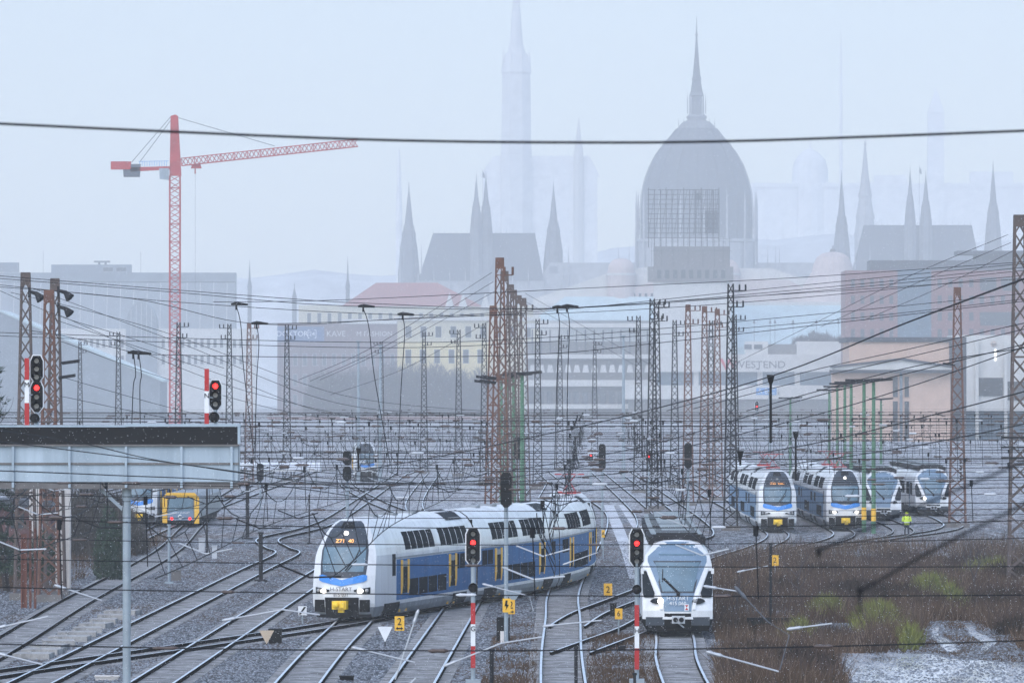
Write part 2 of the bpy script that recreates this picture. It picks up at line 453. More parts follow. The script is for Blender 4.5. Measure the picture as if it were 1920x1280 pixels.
# ------------------------------------------------------------------ trains
def lerp_tab(tab, t):
    if t <= tab[0][0]: return tab[0][1]
    for (a, va), (b, vb) in zip(tab, tab[1:]):
        if t <= b: return va + (vb-va)*(t-a)/(b-a)
    return tab[-1][1]
class Train:
    def __init__(s, path, half, front_w, front_y, bulge, nose_len, root):
        s.pa, s.half, s.fw, s.fy, s.bulge, s.nl, s.root = path, half, front_w, front_y, bulge, nose_len, root
        s.zx = sorted([(z, x) for x, z in half])
        p, d, n = path.at(0.5); s.rz = math.atan2(n.y, n.x)
    def sx(s, z): return lerp_tab(s.zx, z)
    def front(s, x, z, off=0.0):              # a point of the front face
        w = max(0.05, lerp_tab(s.fw, z)); u = x/w
        y = lerp_tab(s.fy, z) + s.bulge*(abs(u)**2.4)
        return s.pa.w(y - off, x, z)
    def patch_rows(s, mb, rows, off, mi=0, nx=10, rim=True):     # rows of (z, xl, xr), on the front
        g = [[s.front(a+(b-a)*k/nx, z, off) for k in range(nx+1)] for z, a, b in rows]
        mb.grid(g, mi)
        if rim:
            loop = g[0] + [r[-1] for r in g[1:]] + g[-1][-2::-1] + [r[0] for r in g[-2:0:-1]]
            back = []
            zs = [(z, a+(b-a)*k/nx) for z, a, b in rows for k in [0]]
            g2 = [[s.front(a+(b-a)*k/nx, z, -0.03) for k in range(nx+1)] for z, a, b in rows]
            back = g2[0] + [r[-1] for r in g2[1:]] + g2[-1][-2::-1] + [r[0] for r in g2[-2:0:-1]]
            n = len(loop); o = len(mb.v); mb.v += loop + back
            for i in range(n):
                j = (i+1) % n
                mb.f.append((o+i, o+j, o+n+j, o+n+i)); mb.mi.append(mi)
    def patch_cols(s, mb, cols, off, mi=0, nz=3):                # columns of (x, zlow, zhigh)
        g = [[s.front(x, a+(b-a)*k/nz, off) for x, a, b in cols] for k in range(nz+1)]
        mb.grid(g, mi)
        g2 = [[s.front(x, a+(b-a)*k/nz, -0.03) for x, a, b in cols] for k in range(nz+1)]
        mb.grid([g[0], g2[0]], mi); mb.grid([g2[-1], g[-1]], mi)
    def side(s, mb, d0, d1, z0, z1, off, sd, mi=0, nz=4, depth=0.03):
        ns = max(1, int((d1-d0)/2.5)+1)
        rows = []
        for k in range(nz+1):
            z = z0 + (z1-z0)*k/nz; x = s.sx(z)
            dx = (s.sx(z+0.05)-s.sx(z-0.05))/0.1; l = math.sqrt(1+dx*dx)
            rows.append([s.pa.w(d0+(d1-d0)*i/ns, sd*(x+off/l), z - dx*off/l) for i in range(ns+1)])
        inner = []
        for k in (0, nz):
            z = z0 + (z1-z0)*k/nz
            inner.append([s.pa.w(d0+(d1-d0)*i/ns, sd*(s.sx(z)-depth), z) for i in range(ns+1)])
        mb.grid(rows, mi); mb.grid([inner[0], rows[0]], mi); mb.grid([rows[-1], inner[1]], mi)
        for i in (0, ns):
            ed = [r[i] for r in rows]
            nd = [s.pa.w(d0+(d1-d0)*i/ns, sd*(s.sx(z0+(z1-z0)*k/nz)-depth), z0+(z1-z0)*k/nz) for k in range(nz+1)]
            mb.grid([ed, nd], mi)
    def body(s, d0, d1, zmats, mats, name, nose=False, endcap=True):
        half = s.half
        prof = [(-x, z) for x, z in half] + [(x, z) for x, z in half[::-1]][1 if half[-1][0] == 0 else 0:]
        mb = MB(); nh = len(half)
        def ringmi():
            out = []
            for i in range(len(prof)-1):
                zc = (prof[i][1]+prof[i+1][1])/2
                out.append(next(m for zz, m in zmats if zc <= zz))
            return out
        rm = ringmi()
        ns = max(2, int((d1-d0)/2.0))
        start = d0 + (s.nl if nose else 0)
        rings = [[s.pa.w(start+(d1-start)*i/ns, x, z) for x, z in prof] for i in range(ns+1)]
        if nose:
            rim = []
            for x, z in prof:
                sg = -1 if x < 0 else 1
                zz = z
                w = lerp_tab(s.fw, zz) if abs(x) > 1e-6 else 0
                w = min(w, abs(x)) if abs(x) > 1e-6 else 0
                rim.append((sg*w, zz))
            pre = []
            for t in (0.0, 0.25, 0.6):
                ring = []
                for (xr, zr), (xb, zb) in zip(rim, prof):
                    a = Vector(s.front(xr, zr)); b = Vector(s.pa.w(start, xb, zb))
                    e = t
                    q = a.lerp(b, e)
                    ring.append(tuple(q))
                pre.append(ring)
            rings = pre + rings
        for i in range(len(rings)-1):
            for k in range(len(prof)-1):
                o = len(mb.v); mb.v += [rings[i][k], rings[i][k+1], rings[i+1][k+1], rings[i+1][k]]
                mb.f.append((o, o+3, o+2, o+1)); mb.mi.append(rm[k] if not (nose and i < 3) else (rm[k] if half_z(prof, k) < s.nose_skirt else 0))
        if nose:
            zs = [z for x, z in half]
            rows = [(z, -min(lerp_tab(s.fw, z), abs(x)) , min(lerp_tab(s.fw, z), abs(x))) for x, z in half]
            g = [[s.front(a+(b-a)*k/12, z) for k in range(13)] for z, a, b in rows]
            mis = [next(m for zz, m in s.front_z if (zs[i]+zs[i+1])/2 <= zz) for i in range(len(zs)-1)]
            mb.grid(g, 0, mis)
        else:
            mb.f.append(tuple(len(mb.v)+k for k in range(len(prof)))); mb.v += rings[0]; mb.mi.append(len(mats)-1)
        mb.f.append(tuple(len(mb.v)+k for k in range(len(prof)))); mb.v += rings[-1]; mb.mi.append(len(mats)-1)
        return mb.build(name, mats, s.root)
def half_z(prof, k): return (prof[k][1]+prof[k+1][1])/2

def bogie(T, d, parent):
    mb = MB()
    p, t, n = T.pa.at(d)
    mb.cbox((p.x, p.y, 0.55), 2.1, 3.2, 0.35, math.atan2(n.y, n.x))
    for dd in (-1.2, 1.2):
        for sd in (-1, 1):
            c = Vector(T.pa.w(d+dd, sd*0.85, 0.6)); e = Vector(T.pa.w(d+dd, sd*1.0, 0.6))
            mb.tube([c, e], 0.43, 14)
            mb.cbox(T.pa.w(d+dd, sd*1.12, 0.62), 0.16, 0.35, 0.3, math.atan2(n.y, n.x))
    for sd in (-1, 1): T.side(mb, d-1.7, d+1.7, 0.34, 0.84, 0.02, sd)
    mb.build("bogie", M_dirty, parent)

KISS_HALF = [(1.22,0.32),(1.36,0.55),(1.40,0.76),(1.40,0.90),(1.40,1.5),(1.40,2.1),(1.40,2.72),(1.395,2.95),(1.36,3.25),(1.27,3.6),(1.12,3.95),(0.90,4.25),(0.60,4.46),(0.30,4.55),(0.0,4.58)]
KISS_FW = [(0.3,1.2),(0.8,1.36),(2.5,1.36),(3.0,1.33),(3.4,1.22),(3.8,1.05),(4.2,0.86),(4.45,0.66),(4.58,0.40)]
KISS_FY = [(0.3,0.15),(1.0,0.0),(1.6,0.02),(2.0,0.12),(3.2,0.62),(4.0,1.2),(4.4,1.75),(4.58,2.5)]
def double_deck(path, ncars, label, display, display_text, lamp, number=None, group=None, car_len=24.6, name="double_deck_train", coup=True, panto=True, doors=True, side_paint=None):
    side_paint = side_paint or M_blue
    x, y = path.p[0].x, path.p[0].y
    root = thing(name, label, "train", (x, y, 0), group)
    T = Train(path, KISS_HALF, KISS_FW, KISS_FY, 0.55, 4.2, root)
    T.nose_skirt = 0.85
    T.front_z = [(0.76,2),(9,0)]
    mats = [M_white, side_paint, M_tgrey, M_white, M_dirty]
    zm = [(0.76,2),(0.90,3),(2.72,1),(9,0)]
    for c in range(ncars):
        d0 = c*car_len; d1 = d0 + car_len - 0.35
        if c == 0:
            car = T.body(0, d1, [(0.76,2),(0.90,3),(9,0)], mats, "cab_car", nose=True)
            lv = MB()
            for sd in (-1, 1): T.side(lv, 5.3, d1-0.15, 0.92, 2.70, 0.006, sd, 0)
            lv.build("blue_side", side_paint, car)
        else:
            car = T.body(d0, d1, zm, mats, "car", nose=False)
        g = MB(); g2 = T
        # bellows to the next car
        if c < ncars-1:
            q = MB(); p, t, n = T.pa.at(d1+0.17)
            q.cbox((p.x, p.y, 2.3), 2.3, 0.34, 3.6, math.atan2(n.y, n.x)); q.build("bellows", M_rubber, car)
        for sd in (-1, 1):
            u0 = d0 + (7.5 if c == 0 else 4.0)
            # upper deck windows, curved into the roof
            for grp in range(2):
                a = u0 + grp*8.6
                for k in range(5):
                    b0 = a + k*1.45
                    if b0+1.3 > d1-1: continue
                    w = MB(); T.side(w, b0, b0+1.28, 3.08, 3.86, 0.012, sd, 0); wf = w.build("window", M_glass, car)
            for k in range(4):
                b0 = d0 + (8.3 if c == 0 else 7.2) + k*2.3
                w = MB(); T.side(w, b0, b0+2.1, 1.05, 1.78, 0.016, sd, 0, nz=1); w.build("window", M_glass, car)
            for k in range(3 if c else 2):
                b0 = d0 + (19.3 if c == 0 else 1.2) + k*1.5
                if c and k == 2: b0 = d1-2.9
                w = MB(); T.side(w, b0, b0+1.3, 1.95, 2.62, 0.016, sd, 0, nz=1); w.build("window", M_glass, car)
            for k in range(7):
                b0 = d0 + (5.4 if c == 0 else 1.0) + k*3.1 + (0.7 if k % 2 else 0)
                if b0 > d1-0.4: continue
                w = MB(); T.side(w, b0, b0+0.06, 2.74, 4.1 if k % 3 else 3.05, 0.006, sd, 0, nz=3); w.build("seam", M_tgrey, car)
            w = MB(); T.side(w, d0+(4.6 if c == 0 else 0.2), d1-0.1, 2.72, 2.80, 0.012, sd, 0, nz=1); w.build("rain_gutter", M_tgrey, car)
            dl = [6.3, 18.0] if c == 0 else [4.6, 17.6]
            if doors:
                for dd in dl:
                    b0 = d0 + dd
                    m_ = MB()
                    T.side(m_, b0, b0+0.34, 0.40, 2.66, 0.05, sd, 0, nz=2)
                    T.side(m_, b0+0.28, b0+1.55, 0.45, 2.60, 0.02, sd, 1, nz=2)
                    T.side(m_, b0+0.36, b0+1.46, 1.2, 2.35, 0.03, sd, 2, nz=1)
                    T.side(m_, b0+1.55, b0+1.89, 0.40, 2.66, 0.05, sd, 0, nz=2)
                    m_.build("door", [M_signyellow, M_tgrey, M_glass], car)
        # roof recess and vents
        rp = MB()
        for dd in ((d0+19.5, d0+23.6),) if c < ncars-1 else ():
            q = [[T.pa.w(dd[0]+(dd[1]-dd[0])*i/3, xx, zz) for xx, zz in ((-1.0,4.17),(-0.62,4.47),(0,4.605),(0.62,4.47),(1.0,4.17))] for i in range(4)]
            rp.grid(q, 0)
        if rp.v: rp.build("roof_panel", M_roofdark, car)
        for k in range(3):
            vt = MB(); p, t, n = T.pa.at(d0+6+k*4.6); vt.cbox((p.x, p.y, 4.60), 0.7, 1.1, 0.10, math.atan2(n.y, n.x))
            vt.build("roof_vent", M_tgrey, car)
        for dd in (4.3 if c == 0 else 3.4, 20.8): bogie(T, d0+dd, car)
        if c == 0: cab = car
    # ---- the face
    m_ = MB(); T.patch_rows(m_, [(2.02,-0.98,0.98),(2.6,-1.03,1.03),(3.2,-1.02,1.02),(3.6,-0.93,0.93),(4.0,-0.79,0.79),(4.3,-0.62,0.62),(4.44,-0.45,0.45)], 0.02); m_.build("front_mask", M_mask, cab)
    m_ = MB(); T.patch_rows(m_, [(2.28,-0.88,0.88),(2.7,-0.93,0.93),(3.2,-0.93,0.93),(3.33,-0.90,0.90)], 0.04); wsn = m_.build("windscreen", M_wscreen, cab, smooth=True)
    m_ = MB()
    for xa, xb in ((-1,-0.86),):
        T.patch_cols(m_, [(-1.05,1.92,2.12),(-0.9,1.84,2.16),(-0.5,1.76,2.06),(0,1.66,1.93),(0.5,1.76,2.06),(0.9,1.84,2.16),(1.05,1.92,2.12)], 0.035)
    m_.build("blue_stripe", M_brightblue, cab)
    m_ = MB(); T.patch_rows(m_, [(3.46,-0.74,0.74),(3.72,-0.68,0.68)], 0.04); disp = m_.build("destination_display", M_mask, cab)
    if display:
        fy = lerp_tab(KISS_FY, 3.59)
        lo = T.pa.w(fy-0.12, 0, 3.59)
        text(display_text, "display_lettering", 0.25, lo, M_orange_led, disp, T.rz, tilt=R(-32))
    m_ = MB(); T.patch_rows(m_, [(4.12,-0.3,0.3),(4.4,-0.24,0.24)], 0.05); m_.build("grille", M_black, cab)
    fl = MB(); fl.ball(T.front(0, 3.92, 0.02), 0.10); fl.build("top_lamp", M_lamp if lamp else M_lampoff, cab)
    for sd in (-1, 1):
        m_ = MB()
        cols = [(sd*(1.20-0.66*k/5), 1.33+0.02*k, 1.62-0.022*k) for k in range(6)]
        if sd > 0: cols = cols[::-1]
        T.patch_cols(m_, cols, 0.03); hl = m_.build("headlight", M_glass, cab)
        l1 = MB(); l1.ball(T.front(sd*0.80, 1.46, 0.03), 0.095, sx=1.5)
        l1.build("lamp", M_lamp if lamp else M_lampoff, hl)
        l2 = MB(); l2.ball(T.front(sd*1.06, 1.48, 0.03), 0.085); l2.build("lamp", M_lampoff, hl)
        # cab side window
        m_ = MB(); T.side(m_, 4.35, 5.05, 2.0, 2.95, 0.02, sd, 0, nz=2); m_.build("cab_window", M_glass, cab)
        bf = MB(); p = T.front(sd*0.98, 0.82, 0.06); bf.cbox(p, 0.42, 0.2, 0.52, T.rz); bf.build("buffer", M_rubber, cab)
        wi = MB()
        a = Vector(T.front(0.12, 2.33, 0.07)); b = Vector(T.front(0.52, 2.85, 0.07))
        if sd > 0:
            wi.bar(a, b, 0.035); wi.bar(Vector(T.front(0.2,2.3,0.07)), Vector(T.front(0.58,2.78,0.07)), 0.03); wi.bar(b, Vector(T.front(0.66,3.2,0.07)), 0.03)
            wi.build("wiper", M_black, wsn)
    m_ = MB(); T.patch_rows(m_, [(0.34,-0.72,0.72),(1.18,-0.74,0.74)], 0.05); m_.build("coupler_housing", M_black, cab)
    m_ = MB(); T.patch_rows(m_, [(0.3,-1.2,1.2),(0.45,-1.2,1.2)], 0.03); m_.build("plough", M_dirty, cab)
    if coup:
        cp = MB(); p = T.front(0, 0.86, 0.30); cp.cbox(p, 0.62, 0.5, 0.36, T.rz)
        cp.ball(T.front(-0.12, 0.86, 0.58), 0.15); cp.cbox(T.front(0.14, 0.88, 0.58), 0.2, 0.12, 0.26, T.rz); cp.cbox(T.front(0.05, 0.62, 0.3), 0.25, 0.3, 0.16, T.rz)
        cp.build("coupler", M_coup, cab)
    if number:
        text("H-START", "lettering", 0.24, T.front(0, 1.53, 0.10), M_logogrey, cab, T.rz)
        text(number, "lettering", 0.2, T.front(0, 1.28, 0.10), M_logogrey, cab, T.rz)
    if panto:
        for dd in ((10.0, 30.0) if panto is True else panto):
            if dd > T.pa.L[-1]: continue
            p = MB()
            a = T.pa.w(dd, 0, 4.66); k = T.pa.w(dd+1.2, 0, 5.2); e = T.pa.w(dd, 0, 5.62)
            for sd in (-0.35, 0.35):
                p.bar(T.pa.w(dd, sd, 4.66), k, 0.05); p.bar(k, T.pa.w(dd, sd, 5.6), 0.05)
            p.bar(T.pa.w(dd,-0.8,5.62), T.pa.w(dd,0.8,5.62), 0.06)
            p.cbox((a[0],a[1],4.64), 1.0, 1.6, 0.12, T.rz)
            p.build("pantograph", M_crane, cab)
    return root
FL_HALF = [(1.24,0.32),(1.40,0.60),(1.45,0.80),(1.45,1.15),(1.45,1.9),(1.45,2.55),(1.43,3.0),(1.36,3.3),(1.22,3.6),(0.98,3.83),(0.55,3.94),(0.0,3.97)]
FL_FW = [(0.3,1.25),(0.8,1.42),(2.6,1.44),(3.0,1.40),(3.3,1.32),(3.6,1.10),(3.83,0.95),(3.97,0.6)]
FL_FY = [(0.3,0.25),(0.8,0.0),(1.2,0.02),(1.6,0.22),(1.9,0.45),(3.1,1.35),(3.6,1.85),(3.97,2.5)]
def single_deck(path, ncars, label, lamp, number=None, group=None, car_len=17.0, lettering=True, roofgear=True):
    x, y = path.p[0].x, path.p[0].y
    root = thing("single_deck_train", label, "train", (x, y, 0), group)
    T = Train(path, FL_HALF, FL_FW, FL_FY, 0.45, 4.0, root)
    T.nose_skirt = 0.72
    T.front_z = [(0.7,2),(9,0)]
    mats = [M_white, M_tgrey, M_dirty, M_white, M_dirty]
    for c in range(ncars):
        d0 = c*car_len; d1 = d0 + car_len - 0.35
        car = T.body(0 if c == 0 else d0, d1, [(0.7,2),(9,0)], mats, "cab_car" if c == 0 else "car", nose=(c == 0))
        if c < ncars-1:
            q = MB(); p, t, n = T.pa.at(d1+0.17)
            q.cbox((p.x, p.y, 2.1), 2.3, 0.34, 3.2, math.atan2(n.y, n.x)); q.build("bellows", M_rubber, car)
        for sd in (-1, 1):
            a = d0 + (5.2 if c == 0 else 0.8); k = 0
            while a + 1.9 < d1 - 0.5:
                w = MB(); T.side(w, a, a+1.75, 1.75, 2.75, 0.014, sd, 0, nz=2); w.build("window", M_glass, car); a += 1.95
            dm = MB(); b0 = d0 + 9.0; T.side(dm, b0, b0+1.3, 0.75, 2.85, 0.03, sd, 0, nz=2); T.side(dm, b0+0.2, b0+1.1, 1.4, 2.6, 0.04, sd, 1, nz=1)
            dm.build("door", [M_bluegrey, M_glass], car)
        if roofgear:
            rg = MB()
            for k in range(7):
                dd = d0 + (2.8 if c == 0 else 1.0) + k*2.1
                if dd+1.6 > d1: break
                p, t, n = T.pa.at(dd+0.8); rz = math.atan2(n.y, n.x)
                rg.cbox((p.x, p.y, 4.04), 1.9, 1.5, 0.24, rz)
                for sd in (-0.8, 0.8):
                    e = T.pa.w(dd+0.8, sd*1.3, 3.93); rg.cbox(e, 0.25, 1.8, 0.3, rz)
                for q in range(4): rg.bar(T.pa.w(dd+0.2+q*0.4,-0.85,4.215), T.pa.w(dd+0.2+q*0.4,0.85,4.215), 0.07, 1 if q % 2 else 0)
                e0 = T.pa.w(dd+1.8, -1.05, 4.2); e1 = T.pa.w(dd+1.8, 1.05, 4.2); rg.bar(e0, e1, 0.08, 1)
                rg.bar(T.pa.w(dd+1.9,-0.6,4.35), T.pa.w(dd+1.9,0.6,4.35), 0.05, 1)
            rg.build("roof_equipment", [M_steel_dark, M_galv], car)
        for dd in (3.6, car_len-2): bogie(T, d0+dd, car)
        if c == 0: cab = car
    m_ = MB(); T.patch_rows(m_, [(1.12,-0.55,0.55),(1.5,-0.58,0.58),(1.9,-0.70,0.70),(2.6,-0.99,0.99),(3.1,-1.2,1.2),(3.3,-1.2,1.2),(3.42,-1.08,1.08),(3.6,-0.86,0.86),(3.9,-0.70,0.70)], 0.02); m_.build("front_mask", M_bluegrey, cab)
    m_ = MB(); T.patch_rows(m_, [(1.86,-0.68,0.68),(3.14,-0.98,0.98)], 0.035, nx=10); m_.build("windscreen_frame", M_mask, cab)
    m_ = MB(); T.patch_rows(m_, [(1.92,-0.62,0.62),(2.5,-0.76,0.76),(3.08,-0.91,0.91)], 0.05, nx=10); wsn = m_.build("windscreen", M_wscreen, cab, smooth=True)
    wi = MB()
    for o in (0, 0.07): wi.bar(T.front(0.02+o, 1.84, 0.09), T.front(-0.62+o, 2.45, 0.08), 0.035)
    wi.bar(T.front(-0.62, 2.3, 0.08), T.front(-0.60, 2.8, 0.08), 0.03); wi.cbox(T.front(0.02, 1.8, 0.08), 0.14, 0.08, 0.16, T.rz)
    wi.build("wiper", M_black, wsn)
    m_ = MB(); T.patch_rows(m_, [(3.36,-0.76,0.76),(3.8,-0.72,0.72)], 0.04); m_.build("destination_display", M_wscreen, cab)
    for sd in (-1, 1):
        pl = MB(); rows = [(1.2,0.60,0.72),(1.5,0.62,0.76),(1.9,0.74,0.90),(2.6,1.02,1.19),(3.1,1.22,1.34),(3.28,1.23,1.32)]
        rows = [(z, a, b) if sd > 0 else (z, -b, -a) for z, a, b in rows]
        T.patch_rows(pl, rows, 0.06, nx=2); pl.build("white_pillar", M_white, cab)
        tw = MB(); rows = [(1.68,0.98,1.37),(1.85,0.93,1.42),(2.3,1.10,1.43),(2.72,1.26,1.43)]
        rows = [(z, a, b) if sd > 0 else (z, -b, -a) for z, a, b in rows]
        T.patch_rows(tw, rows, 0.025, nx=3); tw.build("corner_window", M_glass, cab)
        hl = MB(); rows = [(1.42,0.70,0.9),(1.47,0.60,1.05),(1.53,0.58,1.12),(1.60,0.62,1.05),(1.65,0.75,0.92)]
        rows = [(z, a, b) if sd > 0 else (z, -b, -a) for z, a, b in rows]
        T.patch_rows(hl, rows, 0.04, nx=3); h_ = hl.build("headlight", M_glass, cab)
        on = lamp and sd < 0
        lb = MB(); lb.ball(T.front(sd*0.70, 1.53, 0.05), 0.12 if on else 0.09); lb.build("lamp", M_lamp if on else M_lampoff, h_)
        bf = MB(); bf.cbox(T.front(sd*0.92, 0.72, 0.04), 0.75, 0.2, 0.34, T.rz); bf.build("buffer_cover", M_mask, cab)
        mr = MB(); mr.bar(T.front(sd*1.28, 2.75, 0), T.front(sd*1.42, 2.78, 0.2), 0.05); mr.cbox(T.front(sd*1.43, 2.72, 0.2), 0.12, 0.08, 0.22, T.rz); mr.build("mirror", M_white, cab)
    m_ = MB(); T.patch_rows(m_, [(0.34,-0.54,0.54),(1.04,-0.54,0.54)], 0.05); m_.build("coupler_housing", M_black, cab)
    m_ = MB(); T.patch_rows(m_, [(0.3,-1.25,1.25),(0.62,-1.3,1.3)], 0.025); m_.build("plough", M_dirty, cab)
    cp = MB(); q = T.front(0.02, 0.80, 0.35); cp.cbox(q, 0.52, 0.4, 0.30, T.rz)
    cp.tube([T.front(-0.1,0.8,0.5), T.front(-0.1,0.8,0.62)], 0.1, 12, 1); cp.tube([T.front(0.14,0.8,0.5), T.front(0.14,0.8,0.62)], 0.1, 12, 1); cp.bar(T.front(0.02,0.66,0.4), T.front(0.24,0.48,0.4), 0.05)
    cp.build("coupler", [M_insulw, M_black], cab)
    if lettering:
        text("H-START", "lettering", 0.23, T.front(0, 1.64, 0.10), M_signwhite, cab, T.rz)
        text(number, "lettering", 0.21, T.front(0, 1.44, 0.10), M_signwhite, cab, T.rz)
        pm = MB(); p = T.front(0.36, 1.28, 0.05); pm.cbox(p, 0.18, 0.02, 0.26, T.rz)
        tg = Vector(T.front(0.36, 1.28, 0.07)); nx = Vector((math.cos(T.rz), math.sin(T.rz), 0))
        for sg in (-1, 1):
            pm.add([tg, tg+nx*0.07+Vector((0,0,0.10*sg)), tg-nx*0.07+Vector((0,0,0.10*sg))], [(0,1,2)], 1)
        pm.build("plate", [M_signwhite, M_signred], cab)
    return root

double_deck(Path([(-7.35,298.5),(-4.3,316),(-0.5,338),(1.3,351),(2.6,365),(3.2,380),(3.1,400),(2.2,430)]), 4,
    "white and blue double-deck train curving over the points, headlights lit", True, "Z71  40", True, "815 031", car_len=25.4, panto=(78.0,))
single_deck(Path([(6.72,281),(7.1,315),(7.8,360),(8.2,400)]), 3,
    "white single-deck train head-on with one headlight and dark roof gear", True, "415 060")
double_deck(Path([(19.05,497),(19.2,560),(19.4,640)]), 3,
    "parked double-deck train with lit orange display, leftmost of the pair at the right", True, "Z50  VAC", False, None, "double-deck trains parked at the right", doors=False, side_paint=M_paleblue)
double_deck(Path([(24.2,503),(24.4,560),(24.7,640)]), 3,
    "parked double-deck train with one lit headlight and no lit display", False, "", True, None, "double-deck trains parked at the right", doors=False, side_paint=M_paleblue)
single_deck(Path([(29.2,545),(29.5,600),(29.8,660)]), 3,
    "parked single-deck train half hidden between the double-deck train and green posts", False, None, "single-deck trains parked at the right", lettering=False)
single_deck(Path([(34.4,566),(34.7,620),(35,680)]), 3,
    "parked single-deck train behind the rusty lattice mast, one headlight lit", True, None, "single-deck trains parked at the right", lettering=False)
double_deck(Path([(-28.0,520),(-28.6,560),(-29.6,640)]), 3,
    "double-deck train partly hidden by the gantry column beside the yellow-framed train", False, "", False, car_len=24.6, coup=True, panto=False)
double_deck(Path([(-16.9,800),(-18.2,850),(-19.6,900)]), 2,
    "distant double-deck train almost lost in the snow behind twin dark signal", False, "", False, panto=False, coup=False)
# low snowy canopy far left
cD = 790.0
t = thing("snowy_canopy", "long white snow-covered canopy roof beyond the end of the signal gantry", "canopy", (WX(540,cD), cD, 0))
b = MB(); b.prismx([(cD,WZ(884,cD)),(cD,WZ(880,cD)),(cD+5,WZ(866,cD)),(cD+6,WZ(868,cD)),(cD+6,WZ(884,cD))], WX(440,cD), WX(600,cD)); b.build("roof", M_signwhite, t)
for k in range(8):
    b = MB(); x = WX(446+k*21,cD); b.tube([(x,cD+1,0),(x,cD+1,WZ(883,cD))], 0.1, 6); b.build("column", M_tgrey, t)

# yellow-framed train end
yx, yy = WX(339, 521), 521.0
yt = thing("yellow_front_train", "train end with a thick yellow frame and two red tail lamps", "train", (yx, yy, 0))
b = MB()
def yprof(w, z0, z1, ch): return [(-w,z0),(w,z0),(w,z1-ch),(w-ch,z1),(-w+ch,z1),(-w,z1-ch)]
b.prism([(yx+x, z) for x, z in yprof(1.36, 0.75, 2.56, 0.35)], yy+0.06, yy+40)
b.build("body", M_tgrey, yt)
b = MB()
outer = yprof(1.38, 0.3, 2.62, 0.36); inner = yprof(1.02, 0.3, 2.28, 0.2)
vs = [(yx+x, yy-0.12, z) for x, z in outer] + [(yx+x, yy-0.12, z) for x, z in inner] + [(yx+x, yy+0.1, z) for x, z in outer] + [(yx+x, yy+0.1, z) for x, z in inner]
fs = []
for i in range(1, 6):
    j = (i+1) % 6
    fs += [(i, j, 6+j, 6+i), (i, 12+i, 12+j, j), (6+i, 6+j, 18+j, 18+i)]
b.add(vs, fs); b.build("yellow_frame", M_yellow, yt)
b = MB(); b.box(yx-0.92, yx+0.92, yy-0.05, yy+0.05, 1.25, 2.2); b.build("windscreen", M_wscreen, yt)
b = MB(); b.box(yx-0.98, yx+0.98, yy-0.04, yy+0.05, 0.55, 1.24); lp = b.build("lower_panel", M_bluegrey, yt)
text("START  H-START", "lettering", 0.18, (yx, yy-0.06, 1.10), M_signwhite, lp)
for sd in (-1, 1):
    b = MB(); b.ball((yx+sd*0.68, yy-0.06, 0.68), 0.10); b.build("tail_lamp", M_red_lit, yt)
b = MB(); b.tube([(yx-0.2,yy-0.1,0.8),(yx-0.1,yy-0.12,0.95),(yx+0.05,yy-0.12,0.9)], 0.05); b.tube([(yx-0.15,yy-0.1,0.7),(yx,yy-0.12,0.65),(yx+0.2,yy-0.12,0.78)], 0.05); b.build("emblem", M_signwhite, lp)
b = MB(); b.box(yx-1.2, yx+1.2, yy+0.3, yy+36, 0.2, 0.74); b.build("underframe", M_dirty, yt)

# ------------------------------------------------------------------ far skyline
DP = 5400.0
def lat(px): return WX(px, DP)
PY = DP
org = (lat(1307), PY, 0)
parl = thing("domed_building", "large grey gothic building with ribbed dome and tall central spire in the mist", "building", org)
b = MB(); cx = lat(1307); s_ = DP/F
def prof_px(rows, D): return [(r*D/F, WZ(y, D)) for y, r in rows]
dome_rows = [(455,104),(420,106),(390,105),(362,103),(335,97),(310,88),(288,76),(268,61),(252,47),(240,38)]
b.lathe((cx, PY+14, 0), prof_px(dome_rows, DP), 32)
for k in range(16):
    th = 2*math.pi*k/16
    b.tube([(cx+r*math.cos(th)*1.012, PY+14+r*math.sin(th)*1.012, z) for r, z in prof_px(dome_rows, DP)], 0.38, 4)
b.build("dome", M_slate, parl)
b = MB(); b.lathe((cx, PY+14, 0), [(112*s_, 0.0)]+prof_px([(455,112),(453,116),(448,116)], DP), 16)
for k in range(16):
    th = 2*math.pi*k/16 + 0.1
    r = 114*s_
    c = (cx+r*math.cos(th), PY+14+r*math.sin(th))
    b.lathe((c[0], c[1], 0), [(1.0, WZ(540,DP)), (0.8, WZ(395,DP)), (0.9, WZ(392,DP)), (0.02, WZ(355,DP))], 6)
    b.box(c[0]-0.5, c[0]+0.5, c[1]-2, c[1]+2, WZ(540,DP), WZ(470,DP))
b.build("drum", M_stone_l, parl)
b = MB(); b.lathe((cx, PY+14, 0), prof_px([(242,36),(236,34),(228,26),(224,17),(218,20),(214,15)], DP), 12)
for k in range(8):
    th = 2*math.pi*k/8; r = 13*s_
    b.tube([(cx+r*math.cos(th), PY+14+r*math.sin(th), WZ(216,DP)), (cx+r*math.cos(th), PY+14+r*math.sin(th), WZ(178,DP))], [0.45, 0.3], 5)
    b.lathe((cx+17*s_*math.cos(th), PY+14+17*s_*math.sin(th), 0), [(0.45, WZ(212,DP)), (0.35, WZ(188,DP)), (0.02, WZ(172,DP))], 5)
    r2 = 34*s_; b.lathe((cx+r2*math.cos(th), PY+14+r2*math.sin(th), 0), [(0.4, WZ(244,DP)), (0.3, WZ(232,DP)), (0.02, WZ(220,DP))], 5)
b.lathe((cx, PY+14, 0), prof_px([(214,9),(180,9),(178,14),(172,12)], DP), 8)
b.build("lantern", M_stone, parl)
b = MB(); b.lathe((cx, PY+14, 0), prof_px([(176,12),(150,8),(148,9.5),(140,7),(110,4.4),(80,2.2),(66,1.5),(64,3),(60,1.2),(30,0.4)], DP), 8); b.build("spire", M_slate, parl)
